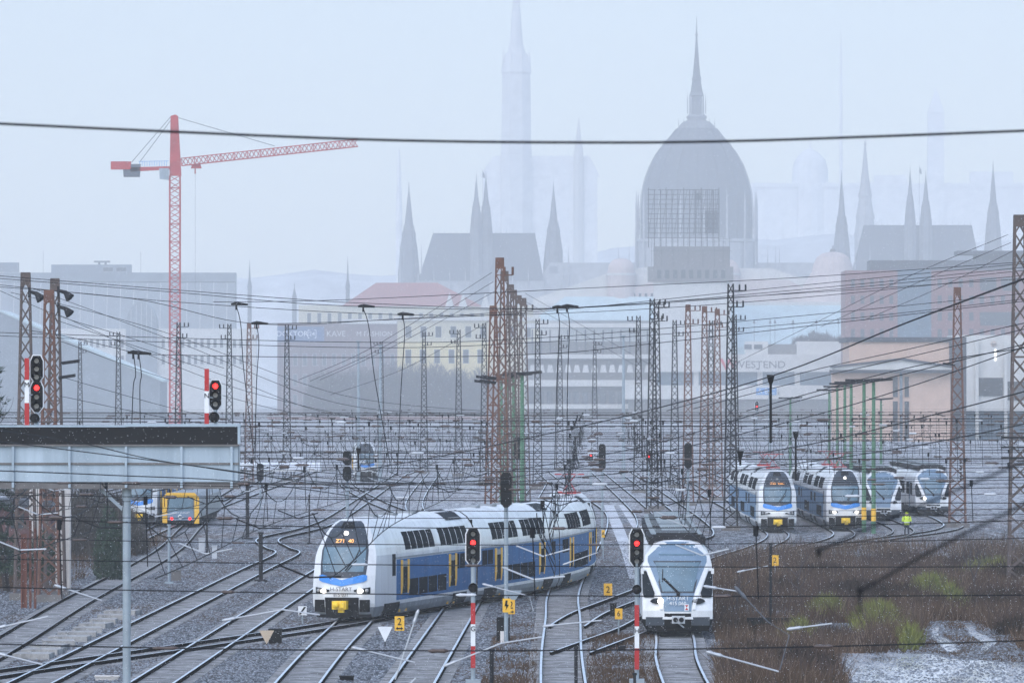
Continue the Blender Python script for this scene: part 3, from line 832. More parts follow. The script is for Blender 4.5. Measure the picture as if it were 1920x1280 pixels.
def spire(px, ytip, ybase, w, dy, m=M_stone, D=DP, parent=None, name="spire_tower"):
    p = parent or parl
    b = MB(); x = WX(px, D); w = w*D/F
    zt, zb = WZ(ytip, D), WZ(ybase, D); h = zt-zb
    b.lathe((x, D+dy, 0), [(w, 0.0), (w, zb), (w*0.78, zb+h*0.28), (w*0.62, zb+h*0.40), (w*0.66, zb+h*0.42), (w*0.40, zb+h*0.52), (w*0.16, zb+h*0.80), (w*0.06, zb+h*0.9), (w*0.02, zt)], 8, a0=R(22.5))
    for k in range(4):
        th = R(45+90*k)
        b.lathe((x+w*0.85*math.cos(th), D+dy+w*0.85*math.sin(th), 0), [(w*0.15, zb-0.1*h), (w*0.13, zb+h*0.1), (w*0.01, zb+h*0.24)], 5)
        b.lathe((x+w*0.6*math.cos(th), D+dy+w*0.6*math.sin(th), 0), [(w*0.11, zb+0.25*h), (w*0.1, zb+h*0.42), (w*0.01, zb+h*0.53)], 5)
    return b.build(name, m, p)
spire(766, 340, 510, 22, 18); spire(1038, 338, 500, 21, 18); spire(893, 325, 436, 13, 4); spire(911, 320, 440, 14, 10)
spire(1580, 318, 500, 19, 18); spire(1707, 310, 430, 12, 4); spire(1737, 318, 440, 14, 8); spire(1865, 300, 470, 18, 18)
def roofblock(x0, x1, x2, x3, y0, y1, name="wing_roof"):
    b = MB()
    b.add([P(x0,y1,DP+4), P(x3,y1,DP+4), (WX(x3,DP), DP+34, WZ(y1,DP)), (WX(x0,DP), DP+34, WZ(y1,DP)),
           P(x1,y0,DP+14), P(x2,y0,DP+14), (WX(x2,DP), DP+24, WZ(y0,DP)), (WX(x1,DP), DP+24, WZ(y0,DP))],
          [(0,1,5,4),(1,2,6,5),(2,3,7,6),(3,0,4,7),(4,5,6,7)])
    n = 18
    for i in range(n+1):
        xx = x1 + (x2-x1)*i/n
        b.lathe((WX(xx,DP), DP+14, 0), [(0.12, WZ(y0,DP)), (0.02, WZ(y0-9,DP))], 4)
    b.build(name, M_slate, parl)
    b = MB(); b.box(WX(x0-4,DP), WX(x3+4,DP), DP+5, DP+36, 0, WZ(y1-1,DP))
    for i in range(9):
        xx = x0 + (x3-x0)*i/8
        b.lathe((WX(xx,DP), DP+4, 0), [(0.7, 0), (0.6, WZ(y1-4,DP)), (0.02, WZ(y1-24,DP))], 5)
    b.build("wing_wall", M_stone_l, parl)
roofblock(784, 812, 1003, 1020, 437, 526)
roofblock(1598, 1622, 1822, 1842, 422, 520)
b = MB(); b.box(WX(1020,DP), WX(1600,DP), DP+8, DP+30, 0, WZ(512,DP)); b.prism([(WX(1020,DP),WZ(512.2,DP)),(WX(1600,DP),WZ(512.2,DP)),(WX(1590,DP),WZ(492,DP)),(WX(1030,DP),WZ(492,DP))], DP+10, DP+28); b.build("middle_wing", M_stone_l, parl)
b = MB()
for px in (1160,1180,1192,1420,1440,1455,1462,750,790,1055,1066,1604,1632):
    b = MB(); x = WX(px, DP); yb, yt_ = (490, 405) if 1185 < px < 1430 else (515, 470)
    b.lathe((x, DP+6, 0), [(0.9, WZ(540,DP)), (0.7, WZ(yb,DP)), (0.02, WZ(yt_-15,DP))], 6); b.build("pinnacle", M_stone_l, parl)
# flags on the wings
for px, yt_, yb in ((905, 318, 436), (1724, 310, 430)):
    b = MB(); x = WX(px, DP); b.tube([(x, DP+2, WZ(yb,DP)), (x, DP+2, WZ(yt_,DP))], 0.15, 4)
    b.add([(x,DP+2,WZ(yt_+3,DP)),(x+1.6,DP+2.3,WZ(yt_+8,DP)),(x+1.9,DP+2,WZ(yt_+17,DP)),(x,DP+2,WZ(yt_+14,DP)), (x,DP+2.1,WZ(yt_+3,DP)),(x+1.6,DP+2.4,WZ(yt_+8,DP)),(x+1.9,DP+2.1,WZ(yt_+17,DP)),(x,DP+2.1,WZ(yt_+14,DP))], [(0,1,2,3),(7,6,5,4),(0,4,5,1),(1,5,6,2),(2,6,7,3)], 0)
    b.build("flag", M_slate, parl)

# church tower on the hill
M_hazestone = mat("haze_faded_limestone", (0.68, 0.68, 0.68), 0.9, var=0.2, scale=0.1)  # church tower stone, its tone lightened to imitate fading into haze
D = 8000.0
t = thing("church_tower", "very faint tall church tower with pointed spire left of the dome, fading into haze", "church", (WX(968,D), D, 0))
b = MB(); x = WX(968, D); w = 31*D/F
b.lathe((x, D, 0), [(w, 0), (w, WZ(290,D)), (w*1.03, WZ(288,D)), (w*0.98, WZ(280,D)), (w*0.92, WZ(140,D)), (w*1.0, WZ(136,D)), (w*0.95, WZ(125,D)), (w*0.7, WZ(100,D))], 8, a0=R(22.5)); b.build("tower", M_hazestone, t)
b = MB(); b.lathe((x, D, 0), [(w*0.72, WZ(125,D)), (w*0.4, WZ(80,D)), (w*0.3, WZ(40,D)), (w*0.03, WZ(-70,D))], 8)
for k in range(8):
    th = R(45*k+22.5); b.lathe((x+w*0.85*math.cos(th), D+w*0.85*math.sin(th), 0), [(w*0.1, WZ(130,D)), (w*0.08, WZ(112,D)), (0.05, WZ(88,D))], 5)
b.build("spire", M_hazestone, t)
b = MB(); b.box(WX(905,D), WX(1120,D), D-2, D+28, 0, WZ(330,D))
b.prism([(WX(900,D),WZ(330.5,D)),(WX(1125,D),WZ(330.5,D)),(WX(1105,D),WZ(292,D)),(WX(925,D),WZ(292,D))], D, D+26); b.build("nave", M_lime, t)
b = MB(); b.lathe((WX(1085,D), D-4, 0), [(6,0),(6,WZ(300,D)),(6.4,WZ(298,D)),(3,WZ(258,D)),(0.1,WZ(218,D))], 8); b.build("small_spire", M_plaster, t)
D = 8500.0
# palace on the hill to the right
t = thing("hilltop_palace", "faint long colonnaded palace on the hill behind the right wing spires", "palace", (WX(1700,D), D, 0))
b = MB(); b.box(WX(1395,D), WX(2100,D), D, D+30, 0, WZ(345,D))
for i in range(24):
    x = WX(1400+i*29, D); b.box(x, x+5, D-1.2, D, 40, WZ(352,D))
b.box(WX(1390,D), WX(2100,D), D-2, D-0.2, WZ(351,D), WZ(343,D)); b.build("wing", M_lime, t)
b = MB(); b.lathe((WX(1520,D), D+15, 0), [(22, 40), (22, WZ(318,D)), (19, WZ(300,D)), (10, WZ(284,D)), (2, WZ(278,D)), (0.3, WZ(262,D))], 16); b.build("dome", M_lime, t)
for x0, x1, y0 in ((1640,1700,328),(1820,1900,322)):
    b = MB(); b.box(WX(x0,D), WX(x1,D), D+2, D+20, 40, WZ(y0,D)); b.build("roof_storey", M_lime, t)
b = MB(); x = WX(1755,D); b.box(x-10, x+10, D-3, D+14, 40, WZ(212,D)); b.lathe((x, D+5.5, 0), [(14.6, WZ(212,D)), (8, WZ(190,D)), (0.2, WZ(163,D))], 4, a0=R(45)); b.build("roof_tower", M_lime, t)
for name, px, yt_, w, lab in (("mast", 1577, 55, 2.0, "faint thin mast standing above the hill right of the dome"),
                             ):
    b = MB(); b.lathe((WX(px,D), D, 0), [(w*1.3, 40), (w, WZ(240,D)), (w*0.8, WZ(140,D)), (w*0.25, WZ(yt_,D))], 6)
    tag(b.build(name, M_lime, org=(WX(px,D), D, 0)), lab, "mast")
D = 6600.0
for px, yt_, yb, w, lab, m in ((1622, 262, 440, 20, "pale openwork gothic spire between the right wing spires", M_stone_l),
                            (748, 300, 400, 6, "faint small church spire left of the tall hazy tower", M_lime),):
    b = MB(); x = WX(px, D); ww = w*D/F
    rows = [(ww, 0), (ww, WZ(yb,D)), (ww*0.8, WZ(yb-30,D)), (ww*0.85, WZ(yb-33,D)), (ww*0.55, WZ(yb-70,D)), (ww*0.6, WZ(yb-73,D)), (ww*0.3, WZ(yb-120,D)), (ww*0.08, WZ(yt_+12,D)), (ww*0.15, WZ(yt_+8,D)), (0.1, WZ(yt_,D))]
    rows = [rr for i, rr in enumerate(rows) if i == 0 or rr[1] > rows[i-1][1]]
    b.lathe((x, D, 0), rows, 8)
    for k in range(8):
        for (rr, zz) in rows[1:7:2]:
            th = R(45*k); b.lathe((x+rr*math.cos(th), D+rr*math.sin(th), 0), [(0.5, zz-2), (0.4, zz+1), (0.02, zz+4)], 4)
    tag(b.build("church_spire", m, org=(x, D, 0)), lab, "spire")
D = 5400.0
for px, yt_, lab in ((468, 487, "small faint spire beside the crane mast"), (652, 480, "small faint spire left of the red roof")):
    b = MB(); x = WX(px, D); b.lathe((x, D, 0), [(1.6,0),(1.6,WZ(540,D)),(1.9,WZ(538,D)),(0.8,WZ(522,D)),(0.05,WZ(yt_,D))], 8)
    tag(b.build("church_spire", M_slate, org=(x, D, 0)), lab, "spire")
D = 5400.0
b = MB(); x = WX(552, D); b.lathe((x, D, 0), [(1.8,0),(1.8,WZ(556,D)),(0.3,WZ(540,D)),(0.15,WZ(536,D)),(0.1,WZ(530,D))], 8); b.box(x-0.6,x+0.6,D-0.1,D+0.1,WZ(535,D),WZ(533,D))
tag(b.build("church_spire", M_slate, org=(x, D, 0)), "small church turret with a cross above the sign", "spire")

# ------------------------------------------------------------------ buildings around the station
def win(parent, x0, x1, y0, y1, D, off=0.06, frame=True, name="window"):
    b = MB(); b.box(WX(x0,D), WX(x1,D), D-off-0.25, D-off+0.3, WZ(y1,D), WZ(y0,D), 0)
    f = b.build(name, M_bframe if frame else M_bwin, parent)
    if frame:
        e = 0.16
        b = MB(); b.box(WX(x0,D)+e, WX(x1,D)-e, D-off-0.30, D-off-0.1, WZ(y1,D)+e, WZ(y0,D)-e); b.build("pane", M_bwin, f)
def wins(parent, x0, x1, y0, y1, nx, ny, fx, fy, D, off=0.06, frame=True):
    for j in range(ny):
        for i in range(nx):
            cx_, cy_ = x0+(x1-x0)*(i+0.5)/nx, y0+(y1-y0)*(j+0.5)/ny
            hw, hh = (x1-x0)/nx*fx/2, (y1-y0)/ny*fy/2
            win(parent, cx_-hw, cx_+hw, cy_-hh, cy_+hh, D, off, frame)
def block(mb, x0, x1, y0, y1, D, depth, mi=0):
    mb.box(WX(x0,D), WX(x1,D), D, D+depth, 0 if y1 is None else WZ(y1,D), WZ(y0,D), mi)
def rough_block_parts(t, specs):
    for name, m, x0, x1, y0, y1, D, depth in specs:
        b = MB(); block(b, x0, x1, y0, y1, D, depth); b.build(name, m, t)

# long glass-roofed building at the left, behind the crane
D = 4200.0
t = thing("glass_roof_building", "long grey building with sloping glazed roof behind the crane", "building", (WX(220,D), D, 0))
b = MB(); b.prismx([(D-2,WZ(625,D)),(D+8,WZ(530,D)),(D+30,WZ(512,D)),(D+30,0),(D-2,0)], WX(-60,D), WX(440,D)); b.build("wall", M_greyroof, t)
for i in range(20):
    b = MB(); x = WX(-50+i*25, D); b.tube([(x, D-2.2, WZ(624,D)), (x, D+7.9, WZ(529,D))], 0.22, 4); b.build("glazing_bar", M_plaster, t)
b = MB(); block(b, -60, 442, 511, 528, D+9, 14); b.build("roof_edge", M_greyroof, t)
rough_block_parts(t, [("roof_house", M_greyroof, 96, 246, 496, 512, D+16, 9), ("roof_house", M_greyroof, -10, 34, 492, 510, D+14, 9)])
b = MB(); block(b, 176, 206, 489, 492, D+19, 4); block(b, 184, 188, 492, 497, D+20, 1); block(b, 196, 200, 492, 497, D+20, 1); b.build("roof_unit", M_slate, t)
wins(t, 190, 240, 499, 511, 2, 1, 0.8, 0.7, D+16)
wins(t, 20, 320, 632, 660, 12, 1, 0.7, 0.6, D-2.1)
for px in (81, 264):
    b = MB(); b.tube([P(px, 512, D+12), P(px, 472, D+12)], 0.12, 4); b.build("aerial", M_steel_dark, t)
# arched glass hall end under it
D = 3900.0
t = thing("glass_arch_hall", "small hall with arched glazed gable beside the crane mast", "building", (WX(265,D), D, 0))
arc = [(WX(236,D),0)]+[(WX(265+29*math.cos(a),D), WZ(612-46*math.sin(a),D)) for a in np.linspace(math.pi, 0, 13)]+[(WX(294,D),0)]
b = MB(); b.prism(arc, D, D+20); b.build("gable", M_greyroof, t)
for k in range(1, 6):
    x = 236+58*k/6; b = MB(); h = math.sqrt(max(0, 1-((x-265)/29)**2))
    b.box(WX(x,D)-0.12, WX(x,D)+0.12, D-0.2, D+0.1, WZ(640,D), WZ(612-44*h,D)); b.build("glazing_bar", M_plaster, t)
b = MB(); block(b, 110, 480, 616, None, D+3, 12); b.build("wing", M_plaster, t)
wins(t, 120, 235, 628, 690, 10, 2, 0.55, 0.55, D+3); wins(t, 300, 470, 628, 690, 14, 2, 0.55, 0.55, D+3)

# sloping-roofed shed at the left
D = 2900.0
t = thing("platform_shed", "pale grey-blue shed with a long sloping roof behind the gantry signals", "shed", (WX(100,D), D, 0))
pr = [(WX(-70,D),0),(WX(-70,D),WZ(575,D)),(WX(0,D),WZ(584,D)),(WX(300,D),WZ(712,D)),(WX(300,D),0)]
b = MB(); b.prism(pr, D, D+60); b.build("gable_wall", M_greyroof, t)
b = MB(); b.prism([(WX(-72,D),WZ(574,D)),(WX(0,D),WZ(581,D)),(WX(306,D),WZ(712,D)),(WX(306,D),WZ(716,D)),(WX(0,D),WZ(585,D)),(WX(-72,D),WZ(578,D))], D-0.8, D+62); b.build("roof", M_glassroof, t)

# dark brick building with advertising sign, and its neighbours
D = 4100.0
t = thing("brick_building", "dark brick building with faint shop lettering under its roof", "building", (WX(660,D), D, 0))
rough_block_parts(t, [("wall", M_brickdk, 520, 752, 606, None, D, 20), ("cornice", M_plaster, 640, 756, 598, 607, D-1, 22)])
wins(t, 526, 745, 655, 770, 12, 3, 0.45, 0.6, D)
text("KAVE", "lettering", 15*D/F, (WX(630,D), D-0.15, WZ(626,D)), M_plaster, t, align='CENTER')
text("M FASHION", "lettering", 13*D/F, (WX(702,D), D-0.15, WZ(626,D)), M_plaster, t, align='CENTER')
Ds = 3900.0
t = thing("blue_billboard", "blue rooftop advertising sign with white lettering", "sign", (WX(564,Ds), Ds, 0))
b = MB(); block(b, 520, 608, 612, 641, Ds, 0.5); pn = b.build("panel", M_signblue, t)
text("DOKTOR", "lettering", 14*Ds/F, (WX(548,Ds), Ds-0.06, WZ(626,Ds)), M_signwhite, pn)
text("24", "lettering", 11*Ds/F, (WX(585,Ds), Ds-0.06, WZ(626,Ds)), M_signwhite, pn)
b = MB()
for x0,x1,y0,y1 in ((577,578,618,634),(592,593,618,634),(577,581,618,619),(589,593,618,619),(577,581,633,634),(589,593,633,634)): block(b, x0,x1,y0,y1,Ds-0.05,0.05)
b.build("bracket_mark", M_signwhite, pn)
b = MB()
for px in (526, 564, 602): b.tube([P(px,641,Ds+0.25), (WX(px,Ds),Ds+0.25,0)], 0.2, 4)
b.build("supports", M_steel_dark, t)
D = 4200.0
t = thing("red_roofed_building", "pale building under a broad faded red tiled roof", "building", (WX(770,D), D, 0))
b = MB(); block(b, 560, 1000, 572, None, D, 30); b.build("wall", M_cream, t)
b = MB(); b.add([P(640,574,D-1),P(905,574,D-1),(WX(905,D),D+32,WZ(574,D)),(WX(640,D),D+32,WZ(574,D)),P(705,530,D+10),P(820,530,D+10),(WX(820,D),D+20,WZ(530,D)),(WX(705,D),D+20,WZ(530,D))],
 [(0,1,5,4),(1,2,6,5),(2,3,7,6),(3,0,4,7),(4,5,6,7),(0,3,2,1)]); b.build("roof", M_tile, t)
wins(t, 570, 990, 578, 620, 22, 1, 0.4, 0.6, D)
for px in (843, 868, 910):
    b = MB(); b.prism([(WX(px-10,D),WZ(580,D)),(WX(px+10,D),WZ(580,D)),(WX(px,D),WZ(548,D))], D-1.5, D+8); b.build("dormer", M_plaster, t)
D = 3300.0
t = thing("yellow_building", "long cream and yellow building with two rows of windows above the bare shrubs", "building", (WX(850,D), D, 0))
b = MB(); block(b, 745, 1010, 600, None, D, 22); b.build("wall", M_cream, t)
b = MB(); block(b, 745, 920, 642, None, D-0.5, 0.5); b.build("lower_wall", M_yellowr, t)
b = MB(); block(b, 741, 1014, 594, 601, D-1, 24); b.build("cornice", M_plaster, t)
wins(t, 752, 1004, 604, 640, 9, 1, 0.42, 0.6, D); wins(t, 752, 914, 646, 690, 6, 1, 0.42, 0.6, D-0.5)
# station halls
D = 3720.0
t = thing("station_hall", "pale station building with two small domes and broad gabled roofs", "building", (WX(1300,D), D, 0))
b = MB(); b.prism([(WX(1000,D),0),(WX(1000,D),WZ(560,D)),(WX(1060,D),WZ(540,D)),(WX(1150,D),WZ(508,D)),(WX(1215,D),WZ(500,D)),(WX(1450,D),WZ(503,D)),(WX(1500,D),WZ(520,D)),(WX(1600,D),WZ(530,D)),(WX(1600,D),0)], D+8, D+30); b.build("rear_wall", M_plaster, t)
b = MB(); b.prism([(WX(1120,D),WZ(568,D)),(WX(1240,D),WZ(520,D)),(WX(1480,D),WZ(525,D)),(WX(1560,D),WZ(568,D))], D+2, D+8); b.build("gable", M_pinkstone, t)
b = MB(); block(b, 1000, 1590, 568, None, D, 8); b.build("wall", M_plaster, t)
wins(t, 1150, 1250, 545, 566, 9, 1, 0.5, 0.6, D+2)
b = MB(); b.add([P(1000,600,D-20),P(1300,600,D-20),P(1260,556,D-2),P(1060,556,D-2)],[(0,1,2,3)]); b.add([P(1000,601,D-20),P(1300,601,D-20),P(1260,557,D-2),P(1060,557,D-2)],[(3,2,1,0)]); b.build("glass_roof", M_glassroof, t)
def dome(px, ytop, ybase, w, dy=4):
    x = WX(px, D); k = D/F
    b = MB(); h = (ybase-ytop)*k
    b.lathe((x, D+dy, 0), [(w*k, WZ(568,D)), (w*k, WZ(ybase,D))]+[(w*k*math.cos(a)**0.7, WZ(ybase,D)+h*math.sin(a)) for a in np.linspace(0.1, 1.5, 8)], 20)
    b.build("dome", M_pinkstone, t)
    b = MB(); b.lathe((x, D+dy, 0), [(w*k*1.06, WZ(ybase+4,D)), (w*k*1.06, WZ(ybase,D))], 20); b.build("dome_band", M_plaster, t)
dome(1355, 484, 512, 33); dome(1165, 484, 512, 26)
b = MB(); x = WX(1562,D); k = D/F
b.lathe((x, D+4, 0), [(72*k, WZ(568,D)), (52*k, WZ(530,D)), (40*k, WZ(510,D)), (36*k, WZ(495,D)), (30*k, WZ(482,D)), (20*k, WZ(475,D)), (8*k, WZ(472,D))], 20); b.build("dome", M_pinkstone, t)
ts = thing("statue", "small winged figure statue with raised arm on top of the flared station dome", "statue", (x, D+4, WZ(472,D)))
b = MB(); b.lathe((x, D+4, 0), [(6*k, WZ(473,D)), (5*k, WZ(468,D)), (3*k, WZ(466,D))], 8); b.build("pedestal", M_conc_dark, ts)
z0 = WZ(466,D)
b = MB(); b.tube([(x,D+4,z0),(x+0.1,D+4,z0+0.5),(x,D+4,z0+0.95),(x-0.05,D+4,z0+1.35)], [0.12,0.25,0.2,0.1], 8); b.ball((x-0.05,D+4,z0+1.5), 0.13)
b.tube([(x-0.1,D+4,z0+1.2),(x-0.35,D+4,z0+1.3),(x-0.5,D+4,z0+1.6)], [0.08,0.06,0.05], 6); b.tube([(x+0.1,D+4,z0+1.2),(x+0.4,D+4,z0+1.35),(x+0.6,D+4,z0+1.75)], [0.1,0.16,0.03], 6); b.tube([(x+0.1,D+4,z0+1.1),(x+0.45,D+4,z0+1.0)], [0.09,0.03], 6)
b.build("figure", M_slate, ts)
# scaffold-framed roof sign
D = 3300.0
t = thing("roof_sign_frame", "dark empty scaffold sign frame standing on a grey roof block in front of the dome", "scaffold", (WX(1290,D), D, 0))
b = MB(); block(b, 1226, 1368, 462, 500, D, 9); block(b, 1215, 1375, 500, 528, D-1, 12); b.build("roof_block", M_conc_dark, t)
b = MB(); block(b, 1226, 1370, 528, None, D+0.2, 9); b.build("base", M_plaster, t)
for k in range(9): win(t, 1232+k*15, 1240+k*15, 506, 522, D-1, frame=False)
b = MB()
for i, px in enumerate(range(1216, 1350, 11)):
    for dy in (0.5, 3.5): b.tube([P(px, 464, D+dy), P(px, 352 + (3 if i % 3 else 0), D+dy)], 0.28, 4)
for y in range(356, 450, 9):
    for dy in (0.5, 3.5): b.tube([P(1214, y, D+dy), P(1348, y, D+dy)], 0.22, 4)
for i in range(11):
    b.tube([P(1216+i*12, 440, D+0.5), P(1228+i*12, 356, D+0.5)], 0.16, 4)
b.build("frame", M_steel_dark, t)
b = MB()
for k in range(12): b.tube([P(1302+k*4, 438, D+1.5), P(1302+k*4, 355, D+1.5)], 0.2, 4)
for k in range(15): b.tube([P(1300, 356+k*6, D+1.6), P(1348, 356+k*6, D+1.6)], 0.10, 4)
block(b, 1304, 1314, 362, 375, D+1.7, 0.2); block(b, 1322, 1346, 395, 436, D+1.7, 0.2)
b.build("sign_mesh", mat("dark_mesh", (0.08,0.09,0.11), 0.8), t)
b = MB()
for px in (1222, 1240, 1262, 1290, 1318, 1340, 1356, 1368): b.tube([P(px, 500, D-0.5), P(px, 445, D-0.5)], 0.12, 4)
b.tube([P(1218, 470, D-0.5), P(1372, 470, D-0.5)], 0.1, 4); b.tube([P(1345, 448, D-0.5), P(1372, 448, D-0.5)], 0.1, 4)
b.build("railing", M_steel_dark, t)
# car park with angled white screens
D = 3120.0
t = thing("car_park", "multi-storey car park with rows of white slanted panels", "car park", (WX(1075,D), D, 0))
b = MB(); block(b, 985, 1225, 640, None, D+4, 30); b.build("core", M_conc_dark, t)
for y0, y1 in ((606,614),(664,672),(712,724),(757,766)):
    b = MB(); block(b, 983, 1228, y0, y1, D, 34); b.build("floor_slab", M_plaster, t)
for k in range(14):
    px = 992+k*16.6
    b = MB(); b.prism([(WX(px,D),WZ(698,D)),(WX(px+13,D),WZ(698,D)),(WX(px+10,D),WZ(684,D)),(WX(px+3,D),WZ(684,D))], D-0.6, D); b.build("white_panel", M_plaster, t)
    b = MB(); b.tube([(WX(px+6,D),D-0.2,WZ(664,D)),(WX(px+6,D),D-0.2,WZ(618,D))], 0.35, 5); b.build("post", M_slate, t)
    b = MB(); block(b, px, px+11, 734, 757, D-0.3, 0.3); b.build("opening", M_bwin, t)
# shopping centre with the lettered white fascia
D = 3072.0
t = thing("shopping_centre", "white shopping centre with red logo and grey lettering on its fascia", "building", (WX(1400,D), D, 0))
b = MB(); block(b, 1228, 1592, 664, 697, D, 40); fas = b.build("fascia", M_plaster, t)
b = MB(); block(b, 1232, 1560, 697, 722, D+3, 36); b.build("window_band", M_bluegl, t)
for px in (1300, 1420, 1490):
    b = MB(); block(b, px, px+10, 697, 722, D+2.6, 0.4); b.build("column", M_plaster, t)
b = MB(); block(b, 1170, 1560, 722, 748, D+0.5, 40); b.build("lower_fascia", M_plaster, t)
b = MB(); block(b, 1180, 1560, 748, None, D+4, 30); b.build("ground_floor", M_conc_dark, t)
b = MB(); block(b, 1398, 1440, 640, 664, D+6, 14); block(b, 1494, 1600, 640, 664, D+6, 14); b.build("roof_house", M_plaster, t)
b = MB(); block(b, 1440, 1494, 645, 664, D+8, 10); b.build("roof_plant", M_conc_dark, t)
win(t, 1395, 1410, 645, 655, D+5.9); win(t, 1413, 1430, 645, 655, D+5.9)
text("WESTEND", "lettering", 19*D/F, (WX(1424,D), D-0.1, WZ(684,D)), M_logogrey, fas, sx=1.12)
b = MB()
for q in ([(1349,672),(1355,672),(1364,693),(1360,693)], [(1364,693),(1360,689),(1366,672),(1370,672)], [(1366,672),(1370,672),(1377,690),(1373,693)], [(1377,690),(1372,693),(1378,676),(1381,676)]):
    b.prism([(WX(a,D),WZ(c,D)) for a,c in q], D-0.12, D-0.02)
b.build("red_logo", M_logored, fas)
b = MB(); block(b, 1418, 1424, 690, 693, D-0.1, 0.1); b.build("logo_dot", M_logogrey, fas)
b = MB(); block(b, 1418, 1456, 727, 740, D+0.2, 0.3); pn = b.build("blue_sign", M_abcblue, t)
text("A B C", "lettering", 13*D/F, (WX(1437,D), D+0.1, WZ(733.5,D)), M_signwhite, pn)
b = MB(); x = WX(1460,D); b.bar((x,D+0.3,WZ(727,D)), (x,D+0.3,WZ(739,D)), 0.15); b.bar((x-0.3,D+0.3,WZ(735,D)), (x,D+0.3,WZ(740,D)), 0.15); b.bar((x+0.3,D+0.3,WZ(735,D)), (x,D+0.3,WZ(740,D)), 0.15); b.build("arrow_sign", M_logogrey, t)
# pale terrace roof with round lamps
D = 3312.0
t = thing("glass_terrace_roof", "pale blue-green sloping roof behind the white lettered fascia", "roof", (WX(1450,D), D, 0))
b = MB(); b.prismx([(D,0),(D,WZ(650,D)),(D+40,WZ(566,D)),(D+40,0)], WX(1236,D), WX(1590,D)); b.build("roof", M_glassroof, t)
b = MB(); block(b, 1330, 1590, 566, 572, D+38, 2); b.build("parapet", M_plaster, t)
arch = [(WX(1300,D),WZ(600,D))]+[(WX(1322+22*math.cos(a),D), WZ(598-28*math.sin(a),D)) for a in np.linspace(math.pi,0,10)]+[(WX(1344,D),WZ(600,D))]
b = MB(); b.prism(arch, D+20, D+24); b.build("arched_dormer", M_greyroof, t)
for px in (1414, 1444, 1453, 1487, 1531, 1572):
    D2 = 3180.0
    t = thing("terrace_lamp", "slim lamp with a flat cone shade standing on the shopping centre roof", "lamp", (WX(px,D2), D2, WZ(664,D2)), "cone-shaded lamps on the terrace")
    b = MB(); b.tube([P(px, 664, D2), P(px, 604, D2)], 0.10, 5); b.build("pole", M_slate, t)
    b = MB(); b.lathe((WX(px,D2), D2, 0), [(0.65, WZ(606,D2)), (0.35, WZ(602,D2)), (0.05, WZ(598,D2))], 10); b.build("shade", M_slate, t)
# brick office block
D = 3000.0
t = thing("brick_office_block", "large red brick office block with a blue-grey glazed bay", "building", (WX(1750,D), D, 0))
b = MB(); block(b, 1585, 1990, 507, None, D, 40); b.build("wall", M_brick, t)
b = MB(); block(b, 1683, 1746, 505, 640, D-0.8, 0.9); b.build("glazed_bay", M_bluegl, t)
b = MB(); block(b, 1632, 1990, 488, 507, D+4, 30); b.build("roof_storey", M_slate, t)
b = MB(); block(b, 1795, 1990, 470, 477, D+6, 24); block(b, 1830, 1980, 477, 488, D+8, 20); b.build("upper_roof", M_slate, t)
wins(t, 1590, 1680, 515, 640, 5, 4, 0.4, 0.5, D, frame=False)
wins(t, 1752, 1910, 515, 640, 8, 4, 0.4, 0.5, D, frame=False)
for x0,x1,y0,y1 in ((1838,1868,520,545),(1880,1910,520,545),(1838,1910,585,610)): win(t, x0,x1,y0,y1, D, off=0.3, frame=False, name="bay_window")
# peach building with low pediment
D = 1540.0
t = thing("peach_building", "peach clad building with a low white pediment and two tall window strips", "building", (WX(1690,D), D, 0))
b = MB(); block(b, 1592, 1780, 640, None, D, 30); b.build("upper_wall", M_peach, t)
b = MB(); block(b, 1560, 1782, 695, None, D-4, 4); b.build("wall", M_peach, t)
b = MB(); block(b, 1586, 1812, 632, 641, D-0.5, 32); block(b, 1780, 1812, 641, None, D-0.5, 30); b.build("dark_edge", M_slate, t)
b = MB(); b.prism([(WX(1560,D),WZ(697,D)),(WX(1560,D),WZ(690,D)),(WX(1688,D),WZ(676,D)),(WX(1785,D),WZ(690,D)),(WX(1785,D),WZ(697,D))], D-6, D-1); b.build("pediment", M_plaster, t)
b = MB(); b.prism([(WX(1556,D),WZ(690,D)),(WX(1688,D),WZ(675.5,D)),(WX(1789,D),WZ(690,D)),(WX(1789,D),WZ(686,D)),(WX(1688,D),WZ(671,D)),(WX(1556,D),WZ(686,D))], D-6.5, D-0.8); block(b, 1556, 1789, 693, 699, D-6.3, 2.3); b.build("pediment_edge", M_slate, t)
for x0, x1 in ((1674,1683),(1696,1704)):
    win(t, x0, x1, 706, 744, D-4, frame=False, name="window_strip"); win(t, x0, x1, 752, 830, D-4, frame=False, name="window_strip")
b = MB(); block(b, 1687, 1692, 697, None, D-4.5, 0.6); b.build("pilaster", M_greyroof, t)
